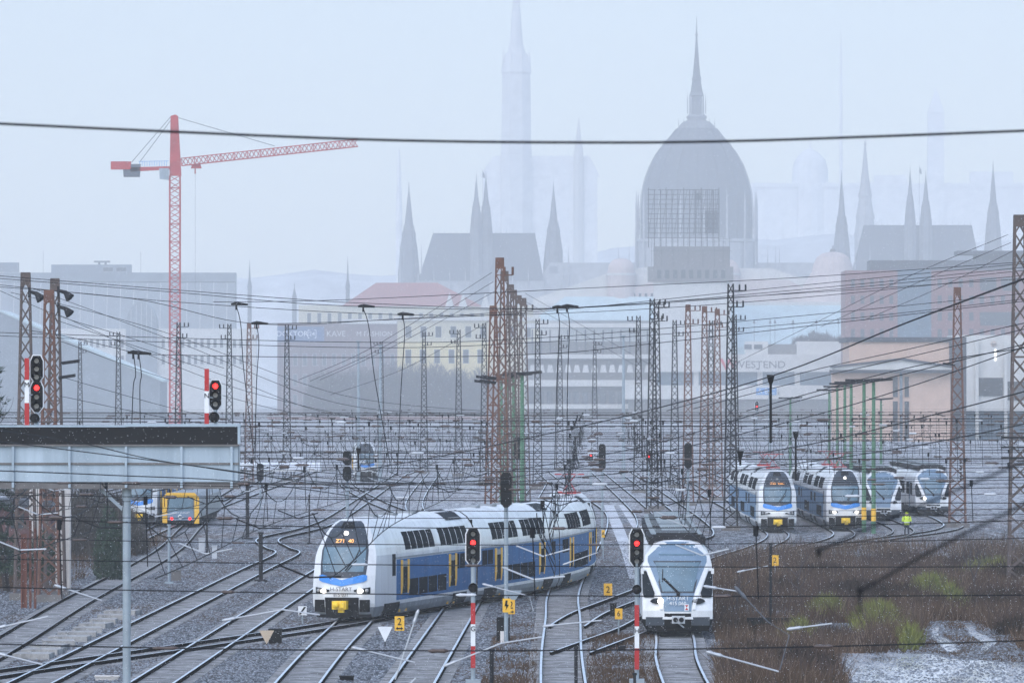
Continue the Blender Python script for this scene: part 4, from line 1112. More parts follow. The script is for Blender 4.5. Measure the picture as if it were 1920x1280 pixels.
# white building on the right
D = 1606.0
t = thing("white_building", "white building with dark window bands behind the tall right lattice mast", "building", (WX(1860,D), D, 0))
b = MB(); block(b, 1790, 2000, 628, 770, D, 30); b.build("wall", M_plaster, t)
b = MB(); block(b, 1792, 2000, 770, None, D+1, 28); b.build("lower_wall", M_bluegl, t)
win(t, 1832, 1880, 708, 742, D, frame=False, name="window_band"); win(t, 1888, 1960, 715, 750, D, frame=False, name="window_band")
b = MB(); block(b, 1865, 1868, 655, 676, D-0.2, 0.2); b.build("light_strip", mat("lit_strip", (0.8,0.8,0.8), 0.5, emit=(1,1,1), estr=1.2), t)
b = MB(); b.lathe((WX(1863,D), D-0.1, WZ(644,D)), [(0.6,-0.02),(0.6,0.02)], 8)
for k in range(10):
    a = 2*math.pi*k/10; b.prism([(WX(1863,D)+0.35*math.cos(a-0.15), WZ(644,D)+0.35*math.sin(a-0.15)), (WX(1863,D)+0.35*math.cos(a+0.15), WZ(644,D)+0.35*math.sin(a+0.15)), (WX(1863,D)+0.9*math.cos(a), WZ(644,D)+0.9*math.sin(a))], D-0.15, D-0.05)
b.build("sun_logo", M_peach, t)
for px in (1832, 1886):
    b = MB(); block(b, px-3, px+3, 640, None, D-1, 0.6); b.build("pillar", M_plaster, t)
# pinkish platform canopy far ahead
D = 3000.0
t = thing("platform_canopy", "long low pinkish platform canopy beyond the wires in the middle", "canopy", (WX(700,D), D, 0))
b = MB(); block(b, 500, 925, 781, 791, D, 6); b.build("roof", M_canopy, t)
for k in range(18):
    px = 510+k*24; b = MB(); b.tube([(WX(px,D), D+3, 0), (WX(px,D), D+3, WZ(791,D))], 0.12, 5); b.build("column", M_slate, t)
t = thing("station_roof", "low broad grey station roof at the end of the tracks", "roof", (WX(1100,D), D, 0))
b = MB(); block(b, 985, 1320, 790, 800, D+8, 6); b.build("roof", M_greyroof, t)
for k in range(14):
    px = 992+k*24; b = MB(); b.tube([(WX(px,D), D+11, 0), (WX(px,D), D+11, WZ(800,D))], 0.12, 5); b.build("column", M_slate, t)

# ------------------------------------------------------------------ tower crane
D = 1550.0
t = thing("tower_crane", "red tower crane with a long lattice jib raised to the right", "crane", (WX(328,D), D, 0))
def lattice_beam(b, a, c, w, h, n, r, mi=0, tri=False):
    a, c = Vector(a), Vector(c); d = c-a
    up = Vector((0,0,1)) if abs(d.normalized().z) < 0.9 else Vector((0,1,0))
    s1 = d.cross(up).normalized()*w/2; s2 = s1.cross(d).normalized()*h/2
    cor = [-s1-s2, s1-s2, s1+s2, -s1+s2] if not tri else [-s1-s2, s1-s2, s2]
    m = len(cor)
    for k in range(m): b.tube([a+cor[k], c+cor[k]], r, 4, mi)
    for i in range(n):
        p, q = a+d*(i/n), a+d*((i+1)/n)
        for k in range(m):
            k2 = (k+1) % m
            if i % 2 == 0: b.tube([p+cor[k], q+cor[k2]], r*0.6, 4, mi, False)
            else: b.tube([p+cor[k2], q+cor[k]], r*0.6, 4, mi, False)
            if i % 3 == 0: b.tube([p+cor[k], p+cor[k2]], r*0.6, 4, mi, False)
b = MB(); lattice_beam(b, (WX(328,D),D,0), P(328,330,D), 2.3, 2.3, 44, 0.2); b.build("mast", M_crane, t)
b = MB(); lattice_beam(b, P(340,304,D), P(670,268,D), 1.7, 1.65, 40, 0.15, tri=True); b.build("jib", M_crane, t)
b = MB(); b.prism([(WX(318,D),WZ(330,D)),(WX(340,D),WZ(330,D)),(WX(338,D),WZ(290,D)),(WX(334,D),WZ(218,D)),(WX(329,D),WZ(215,D)),(WX(320,D),WZ(218,D)),(WX(319,D),WZ(290,D))], D-0.6, D+0.6); b.build("tower_head", M_crane, t)
b = MB(); b.prism([(WX(245,D),WZ(322,D)),(WX(318,D),WZ(318,D)),(WX(318,D),WZ(312,D)),(WX(245,D),WZ(314,D))], D-0.7, D+0.7); b.build("counter_jib", M_crane, t)
b = MB()
for k in range(12): b.tube([P(262+k*4.6, 312, D-0.6), P(262+k*4.6, 302, D-0.6)], 0.07, 4)
b.tube([P(260, 303, D-0.6), P(316, 302, D-0.6)], 0.07, 4); b.build("handrail", M_abcblue, t)
b = MB(); b.prism([(WX(208,D),WZ(318,D)),(WX(245,D),WZ(318,D)),(WX(246,D),WZ(303,D)),(WX(208,D),WZ(303,D))], D-0.9, D+0.9); b.build("ballast_frame", M_crane, t)
b = MB(); b.prism([(WX(232,D),WZ(332,D)),(WX(262,D),WZ(332,D)),(WX(264,D),WZ(308,D)),(WX(230,D),WZ(308,D))], D-0.7, D+0.7); b.build("counterweight", M_cranegrey, t)
b = MB(); b.prism([(WX(300,D),WZ(336,D)),(WX(317,D),WZ(338,D)),(WX(317,D),WZ(316,D)),(WX(299,D),WZ(316,D))], D-1.4, D-0.4); b.build("cab", M_galv, t)
for a, c in (((322,217),(247,304)),((323,222),(262,304)),((334,221),(515,274))):
    b = MB(); b.tube([P(*a, D), P(*c, D)], 0.09, 4); b.build("stay", M_cranegrey, t)
b = MB(); b.prism([(WX(358,D),WZ(316,D)),(WX(378,D),WZ(316,D)),(WX(376,D),WZ(308,D)),(WX(360,D),WZ(308,D))], D-0.5, D+0.5); b.tube([P(366,316,D), P(366,326,D)], 0.15, 5); b.build("trolley", M_crane, t)
b = MB(); b.tube([P(366,326,D), P(366,560,D)], 0.03, 4); b.build("hoist_rope", M_cranegrey, t)

# ------------------------------------------------------------------ lattice masts
def lattice_mast(px, ytop, D, wtop, wbase, m, label, group, arms=(), cap=True, extras=None, ztop=None, legr=0.055):
    x = WX(px, D); zt = WZ(ytop, D) if ztop is None else ztop
    t = thing("lattice_mast", label, "mast", (x, D, 0), group)
    b = MB(); n = max(8, int(zt/((wtop+wbase)*0.55)))
    n = min(n, 26)
    def w(z): return (wbase + (wtop-wbase)*z/zt)/2
    cor = ((-1,-1),(1,-1),(1,1),(-1,1))
    for a, c in cor: b.tube([(x+a*w(0), D+c*w(0), 0), (x+a*w(zt), D+c*w(zt), zt)], legr*1.3, 4)
    for i in range(n):
        z0, z1 = zt*i/n, zt*(i+1)/n
        for k in range(4):
            (a0, c0), (a1, c1) = cor[k], cor[(k+1) % 4]
            p = (x+a0*w(z0), D+c0*w(z0), z0); q = (x+a1*w(z1), D+c1*w(z1), z1)
            p2 = (x+a1*w(z0), D+c1*w(z0), z0); q2 = (x+a0*w(z1), D+c0*w(z1), z1)
            if i % 2 == 0 or k in (0,): b.tube([p, q], legr*0.75, 4, 0, False)
            if i % 2 == 1 or k in (0,): b.tube([p2, q2], legr*0.75, 4, 0, False)
    for z in (zt*0.33, zt*0.62):
        for k in range(4):
            (a0, c0), (a1, c1) = cor[k], cor[(k+1) % 4]
            b.tube([(x+a0*w(z), D+c0*w(z), z), (x+a1*w(z), D+c1*w(z), z)], legr, 4, 0, False)
    b.build("lattice", m, t)
    if cap:
        b = MB(); b.box(x-w(zt)*1.25, x+w(zt)*1.25, D-w(zt)*1.25, D+w(zt)*1.25, zt-0.55, zt+0.06); b.build("cap", m, t)
    b = MB(); b.box(x-wbase*0.7, x+wbase*0.7, D-wbase*0.7, D+wbase*0.7, 0, 0.35); b.build("foundation", M_conc_dark, t)
    for (dz, l, side) in arms:
        b = MB(); z = zt - dz; b.tube([(x-w(z) if side >= 0 else x-w(z)-l, D-w(z), z), (x+w(z)+l if side >= 0 else x+w(z), D-w(z), z)], 0.05, 4)
        e = x + (w(z)+l if side >= 0 else -w(z)-l)
        for q in (0, 0.45): 
            xx = e - (q if side >= 0 else -q); b.tube([(xx, D-w(z), z), (xx, D-w(z), z+0.45)], 0.07, 6)
        b.build("cross_arm", m, t)
    if extras: extras(t, x, D, zt, w)
    return t
def horn(t, x, D, z, s=1):
    b = MB(); b.tube([(x, D-0.3, z+0.3), (x+0.35*s, D-0.35, z+0.2), (x+0.6*s, D-0.45, z-0.08)], [0.07, 0.11, 0.25], 10); b.bar((x, D-0.3, z+0.5), (x, D-0.3, z), 0.08); b.build("loudspeaker", M_steel_dark, t)
def flood(t, x, D, z, l, s=1):
    b = MB(); b.prism([(x, z), (x+l*s, z+0.12), (x+l*s, z+0.27), (x, z+0.15)], D-0.5, D+0.1); b.build("floodlight", M_steel_dark, t)
def ex1(t, x, D, zt, w): horn(t, x+w(zt), D, WZ(558, D))
def ex2(t, x, D, zt, w): horn(t, x+w(zt), D, WZ(556, D)); horn(t, x+w(zt), D, WZ(586, D)); flood(t, x+0.3, D, WZ(684, D), 0.9); flood(t, x+0.2, D, WZ(711, D), 0.8)
GL = "rusty lattice masts"
lattice_mast(48, 513, 335, 0.36, 1.05, M_rust_grey, "rusty lattice mast just behind the taller left gantry signal", GL, extras=ex1)
lattice_mast(92, 546, 332, 0.38, 1.0, M_rust, "shorter rusty lattice mast of the close pair by the left gantry signal", GL)
lattice_mast(103, 524, 338, 0.34, 1.0, M_rust_grey, "rusty lattice mast with horn loudspeakers, taller of the close pair", GL, extras=ex2)
def ex3(t, x, D, zt, w):
    flood(t, x-0.2, D, WZ(686, D), 0.9, -1)
    b = MB(); 
    for k in range(7): b.tube([(x+0.2, D-0.9, 5.2-k*0.25), (x+0.2, D-0.9, 5.05-k*0.25)], [0.12, 0.05], 8)
    b.build("insulator", M_insul, t)
lattice_mast(1795, 540, 520, 0.42, 1.25, M_rust, "lone rusty lattice mast in front of the parked trains and peach building", GL, extras=ex3)
def ex4(t, x, D, zt, w):
    for z in (WZ(838,D), WZ(858,D), WZ(820,D)):
        b = MB(); b.tube([(x-1.0, D-0.6, z), (x+0.8, D-0.6, z)], 0.07, 4); b.build("bracket", M_steel_dark, t)
lattice_mast(1912, 405, 358, 0.5, 1.15, M_rust_grey, "tallest lattice mast, dark, standing in the brown weeds", GL, extras=ex4, legr=0.07)
ctr = [(937,485,380),(946,510,411),(957,535,461),(963,545,484),(972,555,509),(981,560,523),(925,575,402)]
cl = ["tallest of the receding row of rusty masts, nearest the camera", "second tallest of the receding row of rusty masts", "middle mast of the receding row, close behind the two tallest", "mast in the receding row, fourth from its tall front",
      "mast in the receding row, second from its far end", "right-hand mast at the far end of the receding row", "shorter rusty mast left of the receding row"]
for (px, yt_, D), lb in zip(ctr, cl):
    def ex5(t, x, D, zt, w, px=px):
        if px in (937, 925): flood(t, x-0.2, D, WZ(712, D), 0.8, -1); flood(t, x-0.2, D, WZ(720, D), 0.9, -1)
    lattice_mast(px, yt_, D, 0.38 if px != 925 else 0.34, 1.15, M_rust if px in (937,925) else M_rust_grey, lb, GL, extras=ex5, arms=[(0.9,0.5,1)] if px in (937,981) else ())
far_m = [(222,622,-1),(335,604,1),(430,607,-1),(467,607,1),(538,609,1),(795,622,1),(860,618,-1),(908,606,-1),(1008,598,1),(1050,628,1),(1197,592,-1),(1223,560,1),(1231,565,1),(1265,600,1),(1290,572,1),(1321,575,1),(1333,601,1),(1345,580,1),(1370,532,1),(1377,590,1),(1115,640,1),(715,640,-1),(150,640,1)]
for px, yt_, sd in far_m:
    D = 8.3*F/(YH-yt_)
    rust = px in (467, 1290, 1321, 1345)
    lattice_mast(px, yt_, D, 0.36, 1.0, M_rust if rust else M_steel_dark, "distant hazy lattice mast with a short cross arm", "distant lattice masts over the yard", arms=[(0.5,0.9,sd),(1.7,0.7,sd)], cap=rust, legr=0.06)

# green lamp posts
def green_post(px, ytop, D, label, group, band=False):
    x = WX(px, D); z = WZ(ytop, D)
    t = thing("lamp_post", label, "lamp post", (x, D, 0), group)
    b = MB(); b.tube([(x, D, 0), (x, D, z)], [0.17, 0.12], 8); b.build("post", M_green, t)
    b = MB(); 
    for s_ in (-1, 1): b.prism([(x, z), (x+s_*1.35, z+0.12), (x+s_*1.35, z+0.3), (x, z+0.2)] if s_ > 0 else [(x, z+0.2), (x-1.35, z+0.22), (x-1.35, z+0.04), (x, z)], D-0.45, D+0.45)
    b.build("lamp_bar", M_steel_dark, t)
    b = MB(); 
    for k in range(9): b.tube([(x, D-0.2, 2.6+k*0.9), (x+0.3, D-0.2, 2.6+k*0.9)], 0.025, 4)
    b.build("climbing_rungs", M_green, t)
    if band:
        b = MB(); b.tube([(x, D, 0.9), (x, D, 1.8)], 0.18, 8); b.build("yellow_band", M_signyellow, t)
for (px, yt_, D), lb in zip([(979,703,470),(963,706,500),(950,711,560),(940,713,620)], ["nearest", "second", "third", "farthest"]):
    green_post(px, yt_, D, f"{lb} green lamp post with dark top bar in the row beside the central masts", "green lamp posts by the central masts")
for (px, yt_, D, bd), lb in zip([(1638,716,498,True),(1620,716,503,True),(1596,720,560,False),(1584,722,610,False),(1570,727,670,False),(1555,733,740,False),(1652,750,780,False),(1482,748,800,False)],
    ["green lamp post with yellow band right of the parked double-deck pair, right one of two", "green lamp post with yellow band beside the parked double-deck pair, left one of two",
     "green lamp post third from the front of the right row", "green lamp post fourth from the front of the right row", "green lamp post fifth in the right row", "farthest green lamp post of the right row",
     "small hazy green lamp post right of the green row", "small hazy green lamp post left of the green row"]):
    green_post(px, yt_, D, lb, "green lamp posts before the peach building", bd)

# pale street lamps in the haze
for px, yt_, yb in ((672,640,800),(713,648,800),(1169,630,800),(1443,735,880)):
    D = 800.0; t = thing("light_pole", "slender pale light pole in the haze before the shrubs" if px < 1000 else ("slender pale light pole before the car park" if px < 1300 else "pale pole under the thick diagonal wire"), "light pole", (WX(px,D), D, 0), "pale light poles")
    b = MB(); b.tube([(WX(px,D), D, 0), P(px, yt_, D)], [0.22, 0.12], 8); b.build("pole", M_galv, t)
    b = MB(); b.cbox((WX(px,D), D-0.5, WZ(yt_,D)), 0.5, 1.0, 0.15); b.build("lamp_head", M_galv, t)

# ------------------------------------------------------------------ gantry and signals
DG = 225.0; kg = DG/F
t = thing("signal_gantry", "grey signal gantry with pale blue panels and dark top band on one round column", "gantry", (WX(236,DG), DG, 0))
b = MB(); block(b, -90, 446, 800, 833, DG, 0.25); b.build("walkway_screen", M_black, t)
b = MB(); block(b, -90, 236, 797, 800.5, DG-0.05, 1.3); block(b, 236, 449, 794.5, 799.5, DG-0.05, 1.3); block(b, 445.5, 450, 799.5, 832, DG-0.02, 0.3); b.build("handrail", M_panel, t)
for i, (x0, x1) in enumerate(((-88,22),(26,128),(132,234),(238,338),(342,432),(436,446))):
    for y0, y1 in ((836,867),(871,903)):
        b = MB(); block(b, x0, x1, y0, y1, DG+0.06, 0.08); b.build("panel", M_panel, t)
b = MB(); block(b, -90, 448, 833, 836, DG-0.06, 1.25); block(b, -90, 448, 867, 871, DG+0.02, 0.15); block(b, -90, 448, 903, 916, DG+0.1, 1.1); b.build("beam", M_conc_dark, t)
for px in (24, 130, 236, 340, 434):
    b = MB(); block(b, px-2.2, px+2.2, 836.5, 914, DG-0.05, 0.2); b.build("rib", M_panel, t)
b = MB(); block(b, -90, 448, 834, 905, DG+0.16, 1.0); b.build("core", M_galv, t)
b = MB(); b.tube([(WX(236,DG), DG+0.5, 0), (WX(236,DG), DG+0.5, WZ(916,DG))], 7.6*kg, 14); b.tube([(WX(236,DG), DG+0.5, WZ(934,DG)), (WX(236,DG), DG+0.5, WZ(917,DG))], 9*kg, 14); b.build("column", M_galv, t)
b = MB(); b.bar((WX(186,DG), DG+0.5, WZ(916,DG)), (WX(232,DG), DG+0.5, WZ(958,DG)), 0.1); b.build("brace", M_galv, t)

def octo(x, z0, z1, w, cut): return [(x-w, z0+cut), (x-w*0.35, z0), (x+w*0.35, z0), (x+w, z0+cut), (x+w, z1-cut), (x+w*0.6, z1), (x-w*0.6, z1), (x-w, z1-cut)]
def signal_head(t, px, y0, y1, D, wpx, lamps, lit, border=True, name="signal_head"):
    k = D/F; x = WX(px, D); z0, z1 = WZ(y1, D), WZ(y0, D); w = wpx*k/2
    b = MB(); b.prism(octo(x, z0+0.03, z1-0.03, w*0.84, w*0.75), D-0.06, D-0.02); hd = b.build(name, M_black, t)
    if border:
        b = MB(); b.prism(octo(x, z0, z1, w, w*0.85), D-0.02, D+0.04); b.build("white_border", M_signwhite, hd)
    n = lamps
    for i in range(n):
        z = z1 - (z1-z0)*(i+0.75)/(n+0.5)
        on = i == lit
        b = MB(); b.tube([(x, D-0.08, z), (x, D-0.10, z)], 0.08 if not on else 0.085, 12); b.build("lamp", M_red_lit if on else M_lampoff, hd)
        b = MB()
        pts = [[(x+0.12*math.cos(a), yy, z+0.12*math.sin(a)) for a in np.linspace(0.0, math.pi, 9)] for yy in (D-0.06, D-0.34)]
        b.grid(pts); pts2 = [[(x+0.135*math.cos(a), yy, z+0.135*math.sin(a)) for a in np.linspace(0.0, math.pi, 9)] for yy in (D-0.34, D-0.06)]
        b.grid(pts2); b.build("visor", M_black, hd)
    return hd
def striped(t, px, ys, D, wpx, letter, bottom_red=True):
    k = D/F; x = WX(px, D); w = wpx*k/2
    for i in range(3):
        b = MB(); b.box(x-w, x+w, D-0.16, D-0.13, WZ(ys[i+1], D), WZ(ys[i], D)-0.004); p = b.build("red_board" if i != 1 else "white_board", M_signred if i != 1 else M_signwhite, t)
        if i == 1: text(letter, "lettering", 13*k, (x, D-0.172, WZ(ys[1]+ (ys[2]-ys[1])*0.22, D)), M_black, p)
def repeater(t, px, y, D, r):
    x = WX(px, D); z = WZ(y, D); k = r*D/F
    b = MB(); b.tube([(x, D-0.05, z), (x, D-0.22, z)], k, 16); f = b.build("round_marker", M_black, t)
    b = MB(); b.ball((x, D-0.2, z-0.02), k*0.82); b.build("lens", M_black, f)
    b = MB(); b.grid([[(x+k*1.08*math.cos(a), yy, z+k*1.08*math.sin(a)) for a in np.linspace(0.1, math.pi-0.1, 9)] for yy in (D-0.05, D-0.3)]); b.build("hood", M_insulw, f)
for (px, y0, y1, D, lit, ys, L, rep_y, lab) in ((887, 988, 1062, 231.0, 2, (1129,1169,1210,1251), "G", 1101, "signal showing red on a red and white striped post lettered G"),
                                            (1194, 989, 1064, 231.5, 2, (1133,1173,1214,1254), "H", 1104, "signal showing red on a red and white striped post lettered H")):
    t = thing("track_signal", lab, "signal", (WX(px,D), D, 0), "main signals with white-edged heads")
    b = MB(); b.tube([(WX(px,D), D, 0), (WX(px,D), D, WZ(y1-20,D))], 0.075, 10); b.box(WX(px,D)-0.25, WX(px,D)+0.25, D-0.25, D+0.25, 0, 0.4); b.build("post", M_galv, t)
    signal_head(t, px, y0, y1, D, 30, 4, 1 if L == "G" else 1)
    striped(t, px, ys, D, 8.5, L)
    repeater(t, px, rep_y, D, 9)
D = DG + 0.3
t = thing("track_signal", "tall double-headed red signal on the gantry with a striped board lettered M", "signal", (WX(69,D), D, WZ(797,D)), "main signals with white-edged heads")
b = MB(); b.tube([(WX(69,D), D, WZ(798,D)), (WX(69,D), D, WZ(700,D))], 0.06, 10); b.bar((WX(52,D), D-0.1, WZ(740,D)), (WX(69,D), D, WZ(740,D)), 0.05); b.build("post", M_galv, t)
signal_head(t, 69, 665, 718, D, 27, 3, -1); signal_head(t, 69, 714, 774, D, 27, 3, 0); striped(t, 51, (671,712,755,797), D, 8.5, "M"); repeater(t, 66, 784, D, 9)
t = thing("track_signal", "single red signal on the gantry end with a striped board lettered N", "signal", (WX(404,D), D, WZ(796,D)), "main signals with white-edged heads")
b = MB(); b.tube([(WX(404,D), D, WZ(797,D)), (WX(404,D), D, WZ(740,D))], 0.06, 10); b.bar((WX(388,D), D-0.1, WZ(745,D)), (WX(404,D), D, WZ(745,D)), 0.05); b.build("post", M_galv, t)
signal_head(t, 404, 711, 770, D, 26, 3, 0); striped(t, 388, (691,733,774,798), D, 8.5, "N"); repeater(t, 402, 782, D, 10)
def dark_signal(px, y0, y1, D, wpx, lab, twin=False, red=False, plate=False, cabinet=False):
    t = thing("track_signal", lab, "signal", (WX(px,D), D, 0), "signals seen from behind" if not red else "small far red signals")
    x = WX(px, D)
    b = MB(); b.tube([(x, D, 0), (x, D, WZ(y1-10,D))], 0.085, 8); b.build("post", M_galv, t)
    k = D/F
    if red: signal_head(t, px, y0, y1, D, wpx, 3, 1)
    else:
        spans = ((y0, (y0+y1)/2-1), ((y0+y1)/2+1, y1)) if twin else ((y0, y1),)
        for a, c in spans:
            b = MB(); b.prism(octo(x, WZ(c,D), WZ(a,D), wpx*k/2, wpx*k*0.35), D-0.3, D+0.02)
            for i in range(3): b.cbox((x, D-0.34, WZ(a+(c-a)*(i+0.7)/3.6, D)), wpx*k*0.55, 0.1, wpx*k*0.4)
            b.build("signal_head", M_black, t)
    if plate:
        b = MB(); b.box(x+0.02-0.16, x+0.02+0.16, D-0.14, D-0.11, WZ(1147,D), WZ(1121,D)); p = b.build("warning_plate", M_signyellow, t)
        b = MB(); zz = WZ(1134, D); b.prism([(x-0.02,zz+0.2),(x+0.06,zz+0.2),(x+0.04,zz+0.03),(x+0.11,zz+0.03),(x-0.02,zz-0.2),(x+0.01,zz-0.03),(x-0.06,zz-0.03)], D-0.16, D-0.143); b.build("lightning_mark", M_black, p)
    return t
dark_signal(949, 885, 951, 276, 21, "dark signal seen from behind on a grey post with a yellow lightning plate", plate=True)
dark_signal(651, 845, 901, 370, 16, "dark twin-headed signal seen from behind above the double-deck train nose", twin=True)
dark_signal(970, 819, 861, 480, 14, "small dark signal seen from behind between green posts")
dark_signal(1129, 832, 880, 450, 13, "dark signal seen from behind in the middle of the wires")
dark_signal(1290, 830, 878, 430, 14, "dark signal seen from behind above the single-deck train")
dark_signal(488, 869, 902, 600, 13, "small dark signal seen from behind beside the gantry end")
dark_signal(1216, 843, 868, 620, 11, "small far signal showing red above the single-deck train", red=True)
dark_signal(1108, 841, 866, 760, 9, "smallest far signal showing red in the middle", red=True)
dark_signal(1419, 752, 772, 900, 8, "tiny far red signal before the shopping centre", red=True)
D = 277.0
t = thing("relay_cabinet", "tall black cabinet at the foot of the grey signal post", "cabinet", (WX(939,D), D, 0))
b = MB(); b.box(WX(931,D), WX(956,D), D+0.2, D+0.8, 0, 1.0); b.build("housing", M_black, t)
b = MB(); b.box(WX(938,D), WX(952,D), D-0.3, D, 0, 0.46); b.build("pale_box", M_conc, t)
# far yellow twin lamp pale street pole etc.
# ------------------------------------------------------------------ small trackside signs
def board(px, yc, wpx, hpx, D, lab, txt=None, arrow=None, m=None, tcol=None, cat="sign", name="track_sign"):
    k = D/F; x = WX(px, D); z = WZ(yc, D); w, h = wpx*k/2, hpx*k/2
    t = thing(name, lab, cat, (x, D, 0), "yellow speed boards" if txt else None)
    b = MB(); b.box(x-w, x+w, D-0.03, D, z-h, z+h); p = b.build("board", m or M_signyellow, t)
    zz = z + (h*0.22 if arrow else 0)
    if txt: text(txt, "numeral", h*1.45, (x, D-0.045, zz), tcol or M_black, p, sx=0.9)
    if arrow:
        b = MB(); za = z - h*0.68; L = w*0.75
        b.box(x-L*0.6, x+L*0.6, D-0.05, D-0.032, za-0.025, za+0.025)
        if arrow in ('b','r'): b.prism([(x+L*0.5,za-0.07),(x+L,za),(x+L*0.5,za+0.07)], D-0.05, D-0.032)
        if arrow in ('b','l'): b.prism([(x-L*0.5,za+0.07),(x-L,za),(x-L*0.5,za-0.07)], D-0.05, D-0.032)
        b.build("arrow", M_black, p)
    b = MB(); b.tube([(x, D+0.04, 0), (x, D+0.04, z)], 0.035, 6); b.build("post", M_galv, t)
board(749, 1168, 18, 27, 285, "yellow board with a 2 and double arrow right of the white triangle", "2", 'b')
board(958, 1137, 15, 27, 303, "yellow board with a 2 and right arrow partly behind the lightning plate", "2", 'r')
board(1140, 1105, 16, 24, 334, "yellow board with a 2 left of the single-deck train", "2")
board(1160, 1150, 14, 20, 287, "yellow board with a 6 left of the single-deck train", "6")
board(1453, 1050, 14, 20, 372, "yellow board with a 2 in the brown weeds", "2")
board(1131, 1000, 6, 14, 420, "tiny narrow yellow board beyond the double-deck train tail", "A")
board(567, 1144, 16, 17, 300, "small white board with a black slash by the double-deck train nose", m=M_signwhite, name="slash_sign")
for px, yt_, w, h, D, m, lab in ((722, 1174, 28, 29, 272, M_signwhite, "white inverted triangle sign before the double-deck train"), (500, 1181, 28, 26, 274, M_beige, "faded beige inverted triangle sign among the left rails"), (962, 1106, 34, 24, 318, M_panel, "pale blue inverted triangle behind the grey signal post")):
    k = D/F; x = WX(px, D); z = WZ(yt_, D)
    t = thing("triangle_sign", lab, "sign", (x, D, 0))
    b = MB(); b.prism([(x-w*k/2, z), (x, z-h*k), (x+w*k/2, z)][::-1], D-0.03, D); b.build("board", m, t)
    b = MB(); b.tube([(x, D+0.03, 0), (x, D+0.03, z)], 0.025, 6); b.build("post", M_steel_dark, t)
# black slash mark
D = 300.0; sgn = [o for o in bpy.data.objects if o.name.startswith("slash_sign")][0]
b = MB(); x, z, k = WX(567,D), WZ(1144,D), D/F
b.prism([(x-7*k,z-7*k),(x-3*k,z-7*k),(x+7*k,z+7*k),(x+3*k,z+7*k)], D-0.05, D-0.032); b.build("slash", M_black, sgn)
# point machines, boxes, stubs
def small_box(px, y0, y1, wpx, D, m, lab, name, cat):
    k = D/F; x = WX(px, D); w = wpx*k/2
    b = MB(); z1 = WZ(y0, D); b.box(x-w, x+w, D, D+w*1.6, 0, z1-0.05); b.box(x-w*1.1, x+w*1.1, D-0.04, D+w*1.6+0.04, z1-0.05, z1); b.cbox((x+w*0.5, D-0.02, z1*0.6), 0.05, 0.04, 0.12)
    tag(b.build(name, m, org=(x, D, 0)), lab, cat)
small_box(516, 1178, 1195, 24, 276, M_black, "black point machine beside the beige triangle", "point_machine", "point machine")
small_box(200, 1266, 1285, 42, 240, M_conc, "pale concrete box by the gantry column foot", "cable_box", "box")
small_box(650, 1266, 1285, 26, 240, M_black, "low black box between the front tracks", "cable_box", "box")
small_box(378, 1008, 1028, 11, 440, M_insulw, "small white trackside box left of the kinked track", "trackside_box", "box")
small_box(402, 1022, 1042, 9, 420, M_insulw, "small white trackside box nearer the kinked track", "trackside_box", "box")
small_box(14, 1027, 1056, 28, 405, M_insulw, "white equipment box at the left edge", "equipment_box", "box")
small_box(330, 1068, 1086, 18, 370, M_conc_dark, "dark low box beside the slim grey pole", "cable_box", "box")
small_box(1150, 1130, 1146, 12, 310, M_black, "black point indicator box beside the yellow 6 board", "point_machine", "point machine")
small_box(1166, 1210, 1225, 14, 268, M_steel_dark, "dark point lever base left of the striped post", "point_machine", "point machine")
for px, y0, yb, lab, r in ((317, 985, 1094, "slim grey pole left of the kinked track", 0.075), (388, 880, 1040, "dark thin pole beneath the end of the gantry", 0.06), (464, 905, 1010, "thick dark post right of the gantry end", 0.13), (489, 1000, 1090, "short dark post in the left tracks", 0.11), (1080, 1216, 1290, "dark stub post between the front tracks", 0.06), (1445, 1022, 1185, "dark pole in the brown weeds below the yellow 2 board", 0.06), (922, 1220, 1290, "short black marker post near the striped G post", 0.07), (1190, 1265, 1300, "low black stake beside the single-deck train track", 0.05), (580, 930, 1020, "thin weathered post left of the double-deck train", 0.05)):
    D = min(GD(yb), 700); x = WX(px, D)
    b = MB(); b.tube([(x, D, 0), (x, D, WZ(y0,D))], r, 8); b.tube([(x, D, WZ(y0,D)), (x, D, WZ(y0,D)+0.08)], r*1.5, 8); b.box(x-r*3, x+r*3, D-r*3, D+r*3, 0, 0.12)
    tag(b.build("pole", M_galv if "grey" in lab else M_steel_dark, org=(x, D, 0)), lab, "pole")
# buffer stop
D = 285.0
t = thing("buffer_stop", "dark old buffer stop beam on two posts in the brown weeds", "buffer stop", (WX(1445,D), D, 0))
b = MB(); b.box(WX(1400,D), WX(1490,D), D-0.15, D+0.15, WZ(1170,D), WZ(1157,D)); b.build("beam", M_black, t)
for px in (1408, 1476):
    b = MB(); b.box(WX(px,D)-0.14, WX(px,D)+0.14, D-0.12, D+0.12, 0, WZ(1170,D)); b.bar((WX(px,D), D+0.1, WZ(1166,D)), (WX(px,D), D+1.4, 0), 0.14); b.build("post", M_black, t)
M_slab = mat("dirty_slab", (0.16,0.155,0.15), 0.9, c2=(0.42,0.41,0.40), scale=2.2, bump=0.3)
# concrete sleepers stacked in a stepped row
for i in range(11):
    px = 232 - i*17 + random.uniform(-4,4); py = 1152 + i*8.2; D = GD(py); x = WX(px, D); rz = random.uniform(-0.15,0.15)
    b = MB(); b.cbox((x, D, 0.11), 1.1+random.random()*0.5, 2.0, 0.22, rz); b.cbox((x-0.2, D+0.5, 0.24), 0.12, 0.3, 0.06, rz)
    tag(b.build("loose_slab", M_slab, org=(x, D, 0)), "pale concrete slab lying in the stepped row left of the tracks", "slab", "concrete slabs beside the left tracks")
